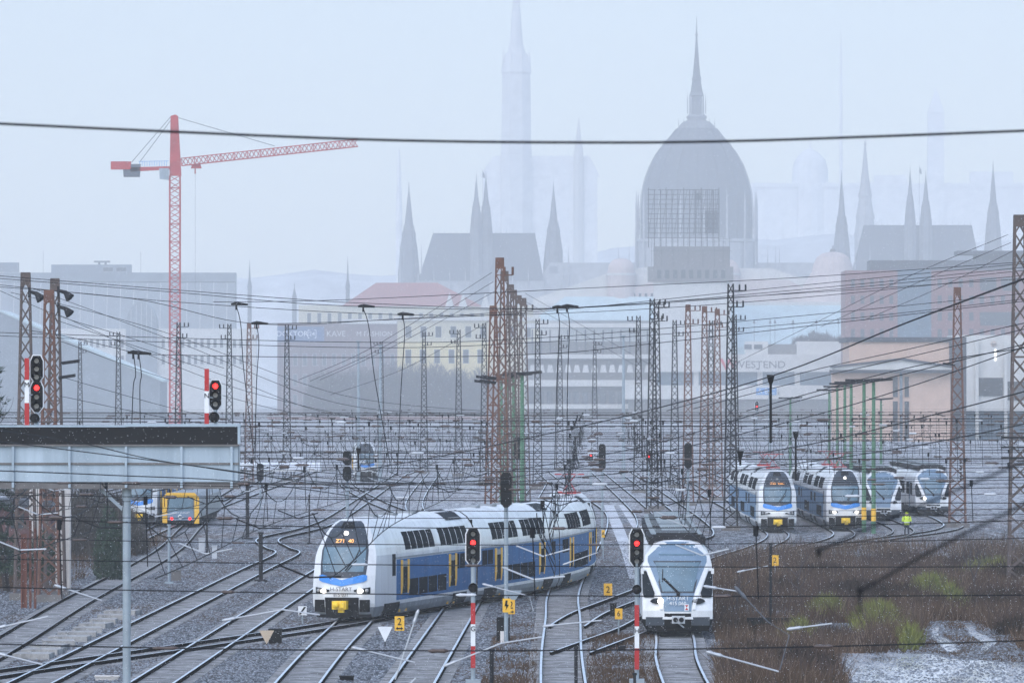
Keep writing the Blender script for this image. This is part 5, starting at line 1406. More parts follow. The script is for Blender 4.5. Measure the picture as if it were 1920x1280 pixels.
# pale concrete pillars and rusty posts at the left
for px, w, yt_, yb, lab in ((118, 28, 915, 1098, "pale peeling concrete pillar beneath the gantry, the tall full one"), (62, 14, 900, 1110, "narrow pale pillar beneath the gantry, upper part showing"), (75, 8, 900, 1110, "thinnest pale pillar beneath the gantry")):
    D = 352.0 if px == 118 else 372.0
    t = thing("concrete_pillar", lab, "pillar", (WX(px,D), D, 0))
    k = D/F; x = WX(px,D); b = MB()
    h = WZ(880,D) if px == 118 else WZ(890,D)
    b.box(x-w*k/2, x+w*k/2, D, D+0.5, 0 if px == 118 else 1.0, h)
    for q in range(5): xx = x-w*k/2+w*k*(q+0.5)/5; b.box(xx-0.04, xx+0.02, D-0.05, D, 0 if px == 118 else 1.1, h*0.62)
    b.build("shaft", M_conc, t)
    b = MB(); b.box(x-w*k*0.62, x+w*k*0.62, D-0.1, D+0.6, h, h+0.2) 
    b.build("head", M_conc, t)
M_orust = mat("bright_rust", (0.09, 0.032, 0.022), 0.9, c2=(0.20, 0.075, 0.05), scale=2.5, streak=True)
for px, y0, w, lab in ((45, 1000, 11, "thick rusty red post under the gantry"), (57, 975, 4, "thin rusty red post beside the thick one"), (66, 990, 4, "outer thin rusty red post of the three")):
    D = 322.0; k = D/F; x = WX(px,D); z = WZ(y0,D)
    b = MB(); b.box(x-w*k/2, x-w*k/2+0.06, D-0.15, D+0.15, 0, z); b.box(x+w*k/2-0.06, x+w*k/2, D-0.15, D+0.15, 0, z); b.box(x-w*k/2, x+w*k/2, D-0.03, D+0.03, 0, z-0.02)
    tag(b.build("rusty_post", M_orust, org=(x, D, 0)), lab, "post")
# dark low wall / hut at the far left
D = 400.0
t = thing("trackside_hut", "dark low hut with snowy eaves behind the left pillars", "hut", (WX(40,D), D, 0))
b = MB(); block(b, -40, 95, 950, None, D, 5); b.build("wall", M_brickdk, t)
b = MB(); b.prism([(WX(-45,D),WZ(951,D)),(WX(100,D),WZ(951,D)),(WX(92,D),WZ(938,D)),(WX(-45,D),WZ(934,D))], D-0.4, D+5.4); b.build("roof", M_slate, t)
b = MB(); block(b, 20, 45, 962, 990, D-0.06, 0.1); b.build("window", M_bwin, t)

# ------------------------------------------------------------------ worker in a yellow vest
def worker(px, D):
    x0 = WX(px, D)
    t = thing("person", "worker in a bright yellow vest and dark trousers walking by the parked trains", "person", (x0, D, 0))
    me = bpy.data.meshes.new("body")
    J = {}
    vs, es, rs = [], [], []
    def v(p, r, par=None):
        vs.append(p); rs.append(r); i = len(vs)-1
        if par is not None: es.append((par, i))
        return i
    pel = v((0,0,0.92), 0.15)
    ab = v((0,-0.02,1.10), 0.14, pel); ch = v((0,-0.06,1.32), 0.17, ab); nk = v((0,-0.09,1.48), 0.065, ch); hd = v((0.0,-0.12,1.58), 0.085, nk); tp = v((0,-0.12,1.70), 0.075, hd); v((0,-0.22,1.60), 0.03, hd)
    for s_ in (-1, 1):
        hip = v((0.10*s_, 0, 0.88), 0.11, pel); kn = v((0.12*s_, -0.05 if s_ > 0 else 0.04, 0.48), 0.075, hip); an = v((0.12*s_, 0.02 if s_ > 0 else 0.12, 0.10), 0.05, kn); v((0.13*s_, -0.13 if s_ > 0 else -0.02, 0.05), 0.045, an)
        sh = v((0.20*s_, -0.06, 1.40), 0.075, ch); el = v((0.27*s_, 0.0, 1.14), 0.055, sh); wr = v((0.26*s_, -0.16, 0.95), 0.038, el); pm = v((0.255*s_, -0.20, 0.88), 0.042, wr)
        for f in range(4): 
            k1 = v((0.255*s_+(f-1.5)*0.022, -0.23, 0.82-0.006*abs(f-1.5)), 0.010, pm); v((0.255*s_+(f-1.5)*0.022, -0.225, 0.775-0.006*abs(f-1.5)), 0.008, k1)
        th = v((0.215*s_, -0.235, 0.865), 0.011, pm); v((0.205*s_, -0.25, 0.83), 0.009, th)
    me.from_pydata(vs, es, [])
    o = bpy.data.objects.new("body", me); COL.objects.link(o); o.parent = t; ORG[o.name] = ORG[t.name]
    md = o.modifiers.new("skin", 'SKIN'); sub = o.modifiers.new("sub", 'SUBSURF'); sub.levels = 1; sub.render_levels = 1
    for i, r in enumerate(rs): me.skin_vertices[0].data[i].radius = (r, r)
    me.skin_vertices[0].data[0].use_root = True
    me.materials.append(M_dkcloth)
    def rel(b): b.v = [(p[0]+x0, p[1]+D, p[2]) for p in b.v]; return b
    b = MB(); b.lathe((0,-0.03,0), [(0.20,0.86),(0.195,1.0),(0.20,1.2),(0.225,1.36),(0.17,1.47),(0.09,1.51)], 14, sy=0.75); 
    for s_ in (-1,1): b.tube([(0.19*s_,-0.06,1.42),(0.265*s_,-0.02,1.2),(0.275*s_,-0.01,1.1)], [0.10,0.085,0.075], 8)
    rel(b).build("vest", M_hivis, t)
    b = MB(); b.lathe((0,-0.03,0), [(0.212,1.0),(0.212,1.06)], 14, sy=0.76); rel(b).build("reflective_band", M_insulw, t)
    b = MB(); b.ball((0,-0.13,1.60), 0.098, sz=1.2); b.tube([(0,-0.23,1.6),(0,-0.25,1.57)], 0.015, 5)
    for s_ in (-1,1): b.ball((0.035*s_,-0.222,1.62), 0.012); b.ball((0.098*s_,-0.12,1.60), 0.02)
    rel(b).build("face", M_skin, t)
    b = MB(); b.lathe((0,-0.12,0), [(0.125,1.64),(0.12,1.68),(0.09,1.74),(0.03,1.77)], 12); rel(b).build("cap", M_hivis, t)
worker(1700, 486)

# ------------------------------------------------------------------ vegetation, stones, puddles, snow
def tris_cloud(c, size, wid, up=0.5):
    """thin triangles around centres c (n,3)"""
    n = len(c)
    d = rng.normal(size=(n,3)); d[:,2] = np.abs(d[:,2]) + up; d /= np.linalg.norm(d, axis=1)[:,None]
    e = rng.normal(size=(n,3)); e -= (e*d).sum(1)[:,None]*d; e /= np.linalg.norm(e, axis=1)[:,None]
    L = size*(0.5+rng.random(n))[:,None]; W = wid*(0.6+0.8*rng.random(n))[:,None]
    v = np.stack([c - e*W*0.5, c + e*W*0.5, c + d*L], axis=1).reshape(-1,3)
    f = np.arange(3*n).reshape(-1,3)
    return v, f
def in_poly(px, py, poly):
    inside = np.zeros(len(px), bool); n = len(poly)
    for i in range(n):
        x0, y0 = poly[i]; x1, y1 = poly[(i+1) % n]
        c = ((y0 > py) != (y1 > py)) & (px < (x1-x0)*(py-y0)/(y1-y0+1e-9)+x0)
        inside ^= c
    return inside
def sample_px(poly, n):
    """ground points spread over a region given by photo pixels (uniform in the picture)"""
    a = np.array(poly, float); out = []
    tot = 0
    while tot < n:
        x = rng.uniform(a[:,0].min(), a[:,0].max(), n*2); y = rng.uniform(a[:,1].min(), a[:,1].max(), n*2)
        m = in_poly(x, y, poly); out.append(np.stack([x[m], y[m]], 1)); tot += m.sum()
    q = np.concatenate(out)[:n]
    D = F*H/(q[:,1]-YH)
    return (q[:,0]-960)*D/F, D, q
# patchy value noise for density
gn = rng.random((64,64))
def vnoise(x, y, s):
    u, v = x/s, y/s; iu, iv = np.floor(u).astype(int), np.floor(v).astype(int); fu, fv = u-iu, v-iv
    fu, fv = fu*fu*(3-2*fu), fv*fv*(3-2*fv); g_ = lambda a, b: gn[a % 64, b % 64]
    return g_(iu,iv)*(1-fu)*(1-fv)+g_(iu+1,iv)*fu*(1-fv)+g_(iu,iv+1)*(1-fu)*fv+g_(iu+1,iv+1)*fu*fv

# ballast stones over the visible yard (too many to count)
n = 150000
D = 1/(rng.uniform(1/470, 1/232, n)); x = rng.uniform(-31, 36, n)
keep = (np.abs(x) < D*0.0775)
x, D = x[keep], D[keep]; n = len(x)
r = rng.uniform(0.04, 0.11, n)[:,None]
base = np.stack([x, D, np.zeros(n)], 1)
an = rng.uniform(0, 6.28, n)
def ofs(k, rr, z): return base + np.stack([np.cos(an+k)*rr[:,0], np.sin(an+k)*rr[:,0], np.full(n, 0)+z*rr[:,0]], 1)
v = np.stack([ofs(0, r, 0), ofs(2.2, r, 0), ofs(4.1, r*0.9, 0), ofs(1.0, r*0.35, 1.35)], 1).reshape(-1,3)
f = (np.arange(n)[:,None,None]*4 + np.array([[0,1,3],[1,2,3],[2,0,3]])[None]).reshape(-1,3)
M_stonebal = mat("ballast_stone", (0.009,0.010,0.012), 0.85, c2=(0.37,0.40,0.44), scale=9.0, spec=0.03)
np_mesh("ballast_stones", v, f, M_stonebal, 3, "grey ballast stones strewn between the tracks", "ballast")

# puddled mud path
def sheet(name, pts, z, m, label, cat, kind='structure'):
    b = MB(); c = [G(px, py) for px, py in pts]
    b.add([(x, y, z) for x, y in c], [tuple(range(len(c)))])
    return tag(b.build(name, m), label, cat, kind=kind)
M_mud = mat("wet_mud", (0.03,0.024,0.02), 0.85, c2=(0.10,0.085,0.075), scale=1.2, spec=0.2)
def puddle_mat():
    m = mat("slushy_puddle", (0.30,0.31,0.33), 0.12, c2=(0.68,0.70,0.73), scale=0.55, spec=0.6)
    nt = m.node_tree
    for n_ in nt.nodes:
        if n_.type == 'MAPPING': n_.inputs["Scale"].default_value = (1.0, 0.16, 1)
        if n_.type == 'VALTORGB': n_.color_ramp.elements[0].position = 0.44; n_.color_ramp.elements[0].color = (0.10,0.09,0.085,1); n_.color_ramp.elements[1].position = 0.54
    return m
M_pud = puddle_mat()
sheet("dirt_path", [(1500,1215),(1560,1200),(1690,1205),(1735,1180),(1752,1163),(1840,1160),(1880,1185),(1930,1210),(1940,1300),(1560,1300)], 0.004, M_mud, "muddy track crossing the brown weeds", "path")
def wobble(pts, a=2.5, n=5):
    out = []
    for (x0,y0),(x1,y1) in zip(pts, pts[1:]+pts[:1]):
        for k in range(n):
            t = k/n; out.append((x0+(x1-x0)*t+random.uniform(-a,a)*2, y0+(y1-y0)*t+random.uniform(-a,a)*0.5))
    return out
sheet("puddle", wobble([(1562,1226),(1640,1222),(1740,1226),(1800,1236),(1870,1240),(1935,1246),(1940,1300),(1610,1300),(1588,1250)]), 0.012, M_pud, "large slushy puddle on the mud track", "puddle")
sheet("puddle", wobble([(1752,1172),(1768,1170),(1758,1182),(1762,1192),(1790,1206),(1800,1220),(1776,1222),(1758,1206),(1744,1186)],1.5,3), 0.012, M_pud, "left wheel rut filled with pale slush", "puddle")
sheet("puddle", wobble([(1808,1172),(1822,1170),(1828,1182),(1850,1192),(1868,1204),(1850,1218),(1838,1222),(1846,1208),(1826,1194)],1.5,3), 0.012, M_pud, "right wheel rut filled with pale slush", "puddle")
sheet("puddle", wobble([(1560,1176),(1590,1180),(1620,1196),(1590,1204),(1548,1196)],2,3), 0.012, M_pud, "small slushy patch left of the green tuft", "puddle")

M_snowpath = mat("packed_snow", (0.30,0.31,0.33), 0.8, c2=(0.72,0.74,0.77), scale=0.6, spec=0.1)
sheet("snowy_path", [(1132,946),(1150,946),(1168,985),(1186,1030),(1196,1084),(1180,1084),(1164,1030),(1146,985)], 0.006, M_snowpath, "narrow pale snowy path curving behind the single-deck train", "path")
sheet("snowy_path", [(1160,946),(1172,946),(1200,985),(1228,1020),(1215,1020),(1184,985)], 0.006, M_snowpath, "second pale snowy strip curving toward the single-deck train roof", "path")
# dead weeds
R1 = [(1335,1060),(1400,1040),(1480,1016),(1560,1030),(1640,1014),(1760,1026),(1840,1008),(1925,1012),(1925,1300),(1560,1300),(1440,1300),(1345,1300)]
holes = [[(1640,1226),(1725,1205),(1735,1180),(1745,1165),(1832,1165),(1885,1196),(1925,1226),(1925,1300),(1640,1300)], [(1562,1226),(1745,1222),(1800,1232),(1925,1242),(1925,1300),(1595,1300)], [(1750,1168),(1772,1168),(1766,1188),(1806,1216),(1775,1224),(1740,1190)], [(1806,1168),(1826,1168),(1832,1180),(1872,1204),(1838,1224),(1844,1206),(1820,1192)],
         [(1530,1168),(1600,1168),(1640,1200),(1560,1212),(1500,1205)]]
def weeds(n, hmin, hmax, wid, m, name, lab, thr, sc_=7.0, poly=R1):
    x, D, q = sample_px(poly, n)
    keep = np.ones(n, bool)
    for h_ in holes: keep &= ~in_poly(q[:,0], q[:,1], h_)
    if poly is R1: keep &= rng.random(n) < np.clip((q[:,1]-1006)/55, 0.06, 1)
    nz = vnoise(x+50, D*0.35, sc_*0.35)*0.6 + vnoise(x, D*0.4, 1.1)*0.4
    keep &= nz + rng.uniform(-0.18,0.18,n) > thr
    x, D, nz = x[keep], D[keep], nz[keep]; k = len(x)
    c = np.stack([x, D, np.zeros(k)], 1)
    d = np.stack([rng.normal(0,0.35,k), rng.normal(0,0.2,k), np.ones(k)], 1)
    L = (hmin + (hmax-hmin)*rng.random(k)*np.clip(nz*1.5,0.3,1.2))[:,None]
    e = np.stack([np.cos(rng.uniform(0,3.1,k)), rng.normal(0,0.3,k), np.zeros(k)], 1)*wid
    v = np.stack([c-e, c+e, c+d*L], 1).reshape(-1,3)
    np_mesh(name, v, np.arange(3*k).reshape(-1,3), m, 3, lab, "weeds")
M_stalk = mat("pale_stalks", (0.16,0.11,0.085), 0.9, c2=(0.30,0.23,0.18), scale=0.8)
weeds(120000, 0.25, 1.1, 0.022, M_weed, "dead_weeds", "brown dead weeds covering the waste ground", 0.48)
weeds(16000, 0.3, 1.2, 0.014, M_stalk, "pale_stalks", "pale dry stalks among the brown weeds", 0.52)
weeds(16000, 0.6, 1.9, 0.02, mat("dark_brush", (0.03,0.02,0.017), 0.95, c2=(0.075,0.048,0.04), scale=0.6), "dark_brush", "dark leafless brush on the waste ground", 0.58, 12)
hs_ = holes; holes = [holes[1], holes[2], holes[3]]
weeds(14000, 0.03, 0.10, 0.03, M_weed, "low_weeds", "low brown growth on the muddy track", 0.42, 5.0, [(1560,1205),(1735,1170),(1840,1160),(1890,1190),(1930,1225),(1930,1262),(1600,1240)])
holes = hs_
# verge growth between the tracks
R2 = [(930,1170),(1010,1170),(1005,1290),(900,1290)]
R3 = [(1100,1190),(1235,1190),(1240,1300),(1100,1300)]
R4 = [(1100,1290),(1240,1225),(1310,1225),(1345,1300)]
weeds(5000, 0.06, 0.25, 0.02, M_weed, "dead_weeds", "low brown weeds by the black cabinet", 0.45, 7, R2)
weeds(8000, 0.06, 0.28, 0.02, M_weed, "dead_weeds", "low brown weeds by the striped H post", 0.40, 7, R3)
R5 = [(-10,1110),(120,1100),(330,1010),(240,990),(-10,1000)]
weeds(12000, 0.2, 0.8, 0.02, M_weed, "dead_weeds", "brown growth at the foot of the left pillars", 0.42, 7, R5)
# green grass
def tufts(spots, name, lab):
    cs = []
    for px, py, rx, ry, n in spots:
        a = rng.normal(size=(n,2))*0.42; q = np.stack([px+a[:,0]*rx, py+a[:,1]*ry], 1); D = F*H/(q[:,1]-YH)
        z = 0.6*np.exp(-(a**2).sum(1)*2.2)
        cs.append(np.stack([(q[:,0]-960)*D/F, D, z*rng.random(n)], 1))
    c = np.concatenate(cs)
    v, f = tris_cloud(c, 0.6, 0.07, 1.2); np_mesh(name, v, f, M_grass, 3, lab, "grass")
tufts([(1645,1172,44,16,3800),(1550,1156,32,5,1200),(1745,1112,40,10,2200),(1705,1212,22,7,700),(1500,1205,26,7,900),(1855,1075,60,6,900),(1795,1148,22,4,400),(1780,1128,20,4,400)], "green_grass", "bright green grass patches among the brown weeds")
M_bushdk = mat("dark_bush_twigs", (0.014,0.010,0.009), 0.95, c2=(0.06,0.042,0.032), scale=1.5, spec=0.1)
# bare shrub masses
def mound(specs, n, size, wid, m, name, lab, cat, z0=0.0):
    cs = []
    for x, y, rx, ry, h_, w_ in specs:
        k = int(n*w_); u = rng.normal(size=(k,3)); u /= np.linalg.norm(u,axis=1)[:,None]; r_ = rng.random(k)[:,None]**0.35
        q = u*r_; q[:,2] = np.abs(q[:,2])
        cs.append(np.array([x,y,z0]) + q*np.array([rx,ry,h_]))
    v, f = tris_cloud(np.concatenate(cs), size, wid, 0.7)
    return np_mesh(name, v, f, m, 3, lab, cat)
D = 3200.0; k = D/F
sp = []
for i in range(26):
    px = 592+i*13.2; top = 700 - 14*math.sin((px-590)/330*math.pi)+random.uniform(-9,9)
    sp.append((WX(px,D), D+random.uniform(0,14), 3.6*(1.2+random.random()), 8, WZ(top,D), 1/26))
mound(sp, 60000, 2.8, 0.3, M_twig, "bare_shrubs", "dark mass of bare shrubs in front of the yellow building", "shrubs")
D = 3150.0
mound([(WX(1500+i*12,D), D, 4, 5, 6.2+random.uniform(-1.5,2), 1/9) for i in range(9)], 9000, 2.1, 0.24, M_twig, "bare_shrubs", "bare shrubs on the terrace left of the brick office block", "shrubs", WZ(655,D))
# darker leafless bushes in the waste ground, each one a plant
for px, py, rx, h_, nn in ((1600,1120,1.8,1.1,1500),(1665,1132,2.2,1.3,1800),(1760,1150,1.5,1.0,1200),(1880,1150,2.2,1.6,1900),(1905,1090,2.0,1.5,1600),(1500,1262,1.4,1.2,1600),(1405,1240,1.2,0.8,1000),(1380,1190,1.2,0.7,900),(1540,1080,1.6,0.9,1100),(1815,1070,2.0,1.1,1300),(1700,1060,2.4,1.0,1300),(1460,1110,1.2,0.8,900),(1560,1205,1.1,0.7,900),(1910,1190,1.2,0.9,1000)):
    x, D = G(px, py); u = rng.normal(size=(nn,3)); u /= np.linalg.norm(u,axis=1)[:,None]; q = u*(rng.random(nn)[:,None]**0.5); q[:,2] = np.abs(q[:,2])*0.75
    v, f = tris_cloud(q*np.array([rx,rx*1.3,h_]), 0.45, 0.03, 0.8)
    o = np_mesh("bare_bush", v, f, M_bushdk, 3, kind=None); o.location = (x, D, 0)
    tag(o, "low dark leafless bush among the brown weeds", "bush", "bare bushes in the waste ground")
# dark scrub and trees behind the left pillars
D = 430.0
mound([(WX(px,D), D+random.uniform(-10,20), 1.6, 4, h_, 1/12) for px, h_ in [(-20,4.5),(10,4.2),(40,4.5),(80,4.8),(110,4.3),(140,4.2),(165,4.0),(190,3.4),(215,3.0),(232,2.2),(150,2.6),(100,3)]], 30000, 0.7, 0.06, mat("left_scrub", (0.03,0.028,0.026), 0.95, c2=(0.075,0.065,0.055), scale=0.7), "dark_scrub", "dark leafless scrub behind the left pillars", "scrub")
D = 372.0
mound([(WX(px,D), D, 0.9, 2, h_, 1/5) for px, h_ in [(82,2.6),(-5,2.2),(25,1.6),(205,3.9),(5,1.2)]], 9000, 0.35, 0.09, M_conifer, "evergreen_bushes", "dark evergreen bushes by the left pillars", "bushes")
# conifer at the left edge
def conifer(px, D, ztop, rad):
    x = WX(px, D); t = thing("conifer_tree", "dark conifer whose branches reach in at the left edge", "tree", (x, D, 0))
    b = MB(); b.tube([(x,D,0),(x,D,ztop*0.5),(x,D,ztop)], [0.28,0.18,0.03], 8); b.build("trunk", M_bark, t)
    n = 26000; z = 1.5+(ztop-1.5)*rng.random(n)**1.1
    whorl = np.floor(z/0.75); th = rng.uniform(0,6.28,n); br = np.floor(th/(6.28/9)+whorl*0.37)*(6.28/9) + rng.normal(0,0.16,n)
    R_ = rad*(1-z/ztop)**0.8*(0.75+0.35*np.sin(br*7+whorl*3)); rr = R_*rng.random(n)**0.6
    c = np.stack([x+rr*np.cos(br), D+rr*np.sin(br), whorl*0.75+0.3*rng.random(n)-rr*0.18], 1)
    v, f = tris_cloud(c, 0.34, 0.07, -0.2)
    o = np_mesh("crown", v - np.array([x,D,0]), f, M_conifer, 3, kind=None); o.parent = t
    ORG[o.name] = ORG[t.name]
conifer(-52, 345, 17.5, 3.2)
def bare_tree(px, D, h_, lab, seed, spread=0.5):
    rd = random.Random(seed); x = WX(px, D); t = thing("bare_tree", lab, "tree", (x, D, 0))
    tr = MB(); cr = MB()
    def grow(p, d, L, r, lev):
        pts = [p]; q = Vector(p); dd = Vector(d)
        for i in range(4):
            dd = (dd + Vector((rd.uniform(-1,1), rd.uniform(-1,1), rd.uniform(-0.2,0.7)))*0.18).normalized(); q = q + dd*L/4; pts.append(q.copy())
        (tr if lev < 1 else cr).tube(pts, [r*(1-0.5*i/4) for i in range(5)], 5 if lev < 2 else 3, 0, False)
        if lev < 4:
            for i in range(3 if lev else 5):
                b_ = pts[rd.randint(2,4)]; nd = (dd + Vector((rd.uniform(-1,1), rd.uniform(-1,1), rd.uniform(-0.3,0.6)))*spread*1.6).normalized()
                grow(b_, nd, L*rd.uniform(0.5,0.72), r*0.5, lev+1)
    grow(Vector((x,D,0)), Vector((0,0,1)), h_*0.45, h_*0.018, 0)
    tr.build("trunk", M_bark, t); cr.build("crown", M_twig, t)
bare_tree(12, 350, 11.0, "bare tree beneath the conifer at the left edge", 3)
bare_tree(215, 410, 7.5, "bare tree behind the gantry column", 5)
bare_tree(150, 425, 8.0, "bare tree right of the pale concrete pillar", 9)
bare_tree(1500, 330, 3.0, "small bare sapling in the weeds near the dark buffer stop", 12)
bare_tree(1380, 315, 2.4, "thin bare sapling beside the single-deck train", 15)
bare_tree(1830, 345, 3.2, "bare sapling left of the tallest mast foot", 18)

# falling snow: real flakes through the air
n = 90000
D = rng.uniform(140, 430, n); u = rng.uniform(-0.08, 0.08, n); w_ = rng.uniform(-0.044, 0.06, n)
c = np.stack([u*D, D, H + w_*D], 1); keep = c[:,2] > 0.05; c = c[keep]; n = len(c)
r = rng.uniform(0.004, 0.0085, n)[:,None]
o6 = np.array([[1,0,0],[-1,0,0],[0,1,0],[0,-1,0],[0,0,1],[0,0,-1]], float)
v = (c[:,None,:] + o6[None]*r[:,:,None]).reshape(-1,3)
f8 = np.array([[0,2,4],[2,1,4],[1,3,4],[3,0,4],[2,0,5],[1,2,5],[3,1,5],[0,3,5]])
f = (np.arange(n)[:,None,None]*6 + f8[None]).reshape(-1,3)
np_mesh("snowflakes", v, f, M_snow, 3, "small white snowflakes falling over the yard", "snow")

# ------------------------------------------------------------------ overhead wires
def sag_pts(pts, n=40):
    P_ = [Vector(p) for p in pts]
    if len(P_) == 2:
        return [P_[0].lerp(P_[1], i/n) for i in range(n+1)]
    out = []
    for i in range(len(P_)-1):
        p0 = P_[max(i-1,0)]; p1 = P_[i]; p2 = P_[i+1]; p3 = P_[min(i+2,len(P_)-1)]
        m = max(4, n//(len(P_)-1))
        for k in range(m):
            t = k/m; out.append(0.5*((2*p1)+(p2-p0)*t+(2*p0-5*p1+4*p2-p3)*t*t+(3*p1-p0-3*p2+p3)*t**3))
    out.append(P_[-1]); return out
def wire_px(pts, r, label, group, clamps=(), m=None, name="overhead_wire", cat="wire"):
    """pts: (px, py, D)"""
    w = sag_pts([P(*p) for p in pts])
    b = MB(); b.tube(w, r, 5)
    o = tag(b.build(name, m or M_wire, org=tuple(w[0])), label, cat, group)
    return w
GS = "long feeder wires slung across the yard"
# one very near wire across the sky
wire_px([(-60,229,52),(300,246,52),(700,262,52),(1050,267,52),(1400,264,52),(1980,243,52)], 0.0105, "thick blurred wire sagging across the sky above the dome and crane", None)
# cross-yard feeders from the left masts to the right mast
A = [
 ([(-40,514,335),(440,552,330),(700,569,340),(1060,577,350),(1500,543,355),(1960,497,358)], "top feeder wire running from the left masts to the right mast"),
 ([(-40,519,335),(330,548,332),(640,573,340),(1050,578,350),(1500,548,356),(1960,503,358)], "second feeder wire just under the topmost one"),
 ([(-40,530,335),(330,566,332),(757,590,338),(1100,585,350),(1500,558,356),(1960,512,358)], "feeder wire carrying the clamps over the yard"),
 ([(-40,535,335),(250,560,332),(480,607,338),(757,597,340),(1100,575,350),(1960,520,358)], "feeder wire with the lower left clamp"),
 ([(480,607,338),(640,603,340),(1000,585,350),(1400,545,356),(1960,490,358)], "feeder wire rising from the lower left clamp to the right"),
 ([(400,566,335),(640,562,340),(1100,540,350),(1500,520,356),(1960,488,358)], "highest wire on the right half above the station roofs"),
 ([(-40,622,335),(640,641,338),(1000,634,345),(1500,592,352),(1960,546,358)], "middle cross wire above the yellow building windows"),
 ([(-40,628,335),(640,651,338),(1000,642,345),(1500,606,352),(1960,556,358)], "cross wire just below the one over the yellow building"),
 ([(260,664,300),(640,670,300),(1000,664,300),(1250,641,300),(1960,560,300)], "thicker dark cross wire starting at the double clamp over the gantry"),
 ([(40,617,335),(130,632,332),(260,663,300)], "short wire from the left masts to the double clamp"),
]
for p, l in A: wire_px(p, 0.016, l, GS)
# fan of wires running down from the left masts
B = [([(60,540,336),(330,640,340),(640,757,370),(930,778,400)]), ([(105,600,336),(400,697,345),(640,779,370),(930,793,400)]), ([(110,590,336),(420,720,345),(700,790,380)]),
     ([(20,548,336),(300,620,340),(640,740,390),(900,770,420)]), ([(115,640,334),(330,715,340),(600,782,360),(940,808,400)]), ([(110,705,334),(380,778,340),(640,815,360),(930,830,390)]),
     ([(112,742,334),(330,786,340),(500,806,350)]), ([(0,545,336),(110,592,336),(240,632,338),(420,690,350)])]
for i, p in enumerate(B): wire_px(p, 0.013, ["steepest wire of the fan from the left masts", "second wire of the fan falling from the left masts", "wire of the fan from the left masts ending over the shrubs", "upper flat wire of the fan from the left masts", "wire of the fan passing above the N signal", "low wire of the fan passing the N signal post", "lowest short wire of the fan behind the gantry", "short wire crossing the top of the left masts"][i], "fan of wires from the left masts")
C = [([(922,511,382),(700,650,385),(560,712,420)]), ([(925,528,390),(720,650,395),(580,715,430)]), ([(930,545,400),(740,648,410),(600,712,440)]), ([(920,600,402),(760,690,420),(620,740,450)]),
     ([(985,550,520),(1100,615,540),(1230,690,600)]), ([(985,565,520),(1090,625,540),(1200,690,600)])]
for i, p in enumerate(C): wire_px(p, 0.013, ["top stay wire on the left of the tallest central mast", "second stay wire on the left of the central masts", "third stay wire on the left of the central masts", "lowest stay wire left of the central masts", "upper stay wire falling right of the central masts", "lower stay wire falling right of the central masts"][i], "stay wires of the central masts")
for i, p in enumerate([[(1890,440,358),(1700,520,380),(1500,620,420),(1380,680,460)], [(1895,455,358),(1720,530,380),(1540,612,420)], [(1900,470,358),(1760,540,380),(1620,600,420)]]):
    wire_px(p, 0.014, ["upper stay wire falling left from the tallest mast", "middle stay wire falling left from the tallest mast", "lower stay wire falling left from the tallest mast"][i], "stay wires of the tallest mast")
# clamps with hanging leads
for i, (cx_, cy_, ex, ey, lab) in enumerate([(445,571,476,850,"hanging lead under the first clamp right of the gantry"),(483,607,478,862,"hanging lead under the low clamp right of the gantry"),(683,575,732,872,"slanting lead hanging left of the central masts"),(757,590,745,892,"straight lead hanging left of the central masts"),(1047,577,1040,880,"left one of the twin leads hanging right of the central masts"),(1065,575,1063,880,"right one of the twin leads hanging right of the central masts"),(252,662,247,800,"left one of the twin leads over the gantry"),(262,663,263,800,"right one of the twin leads over the gantry")]):
    D = 330.0 if cx_ > 270 else 300.0
    t = thing("hanging_lead", lab, "cable", P(cx_, cy_, D), "leads hanging from the feeder wires")
    b = MB(); b.tube(sag_pts([P(cx_-1, cy_+5, D), P(cx_+(ex-cx_)*0.12+3, cy_+40, D), P(cx_+(ex-cx_)*0.4, cy_+(ey-cy_)*0.45, D), P(ex, ey, D)]), 0.022, 5); b.build("lead", M_wire, t)
    b = MB(); x, y, z = P(cx_, cy_, D); b.tube([(x-0.3,y,z+0.02),(x-0.05,y,z+0.05),(x+0.5,y,z)], [0.05,0.09,0.05], 6); b.tube([(x-0.05,y,z),(x-0.05,y,z-0.25)], 0.05, 6); b.build("clamp", M_black, t)
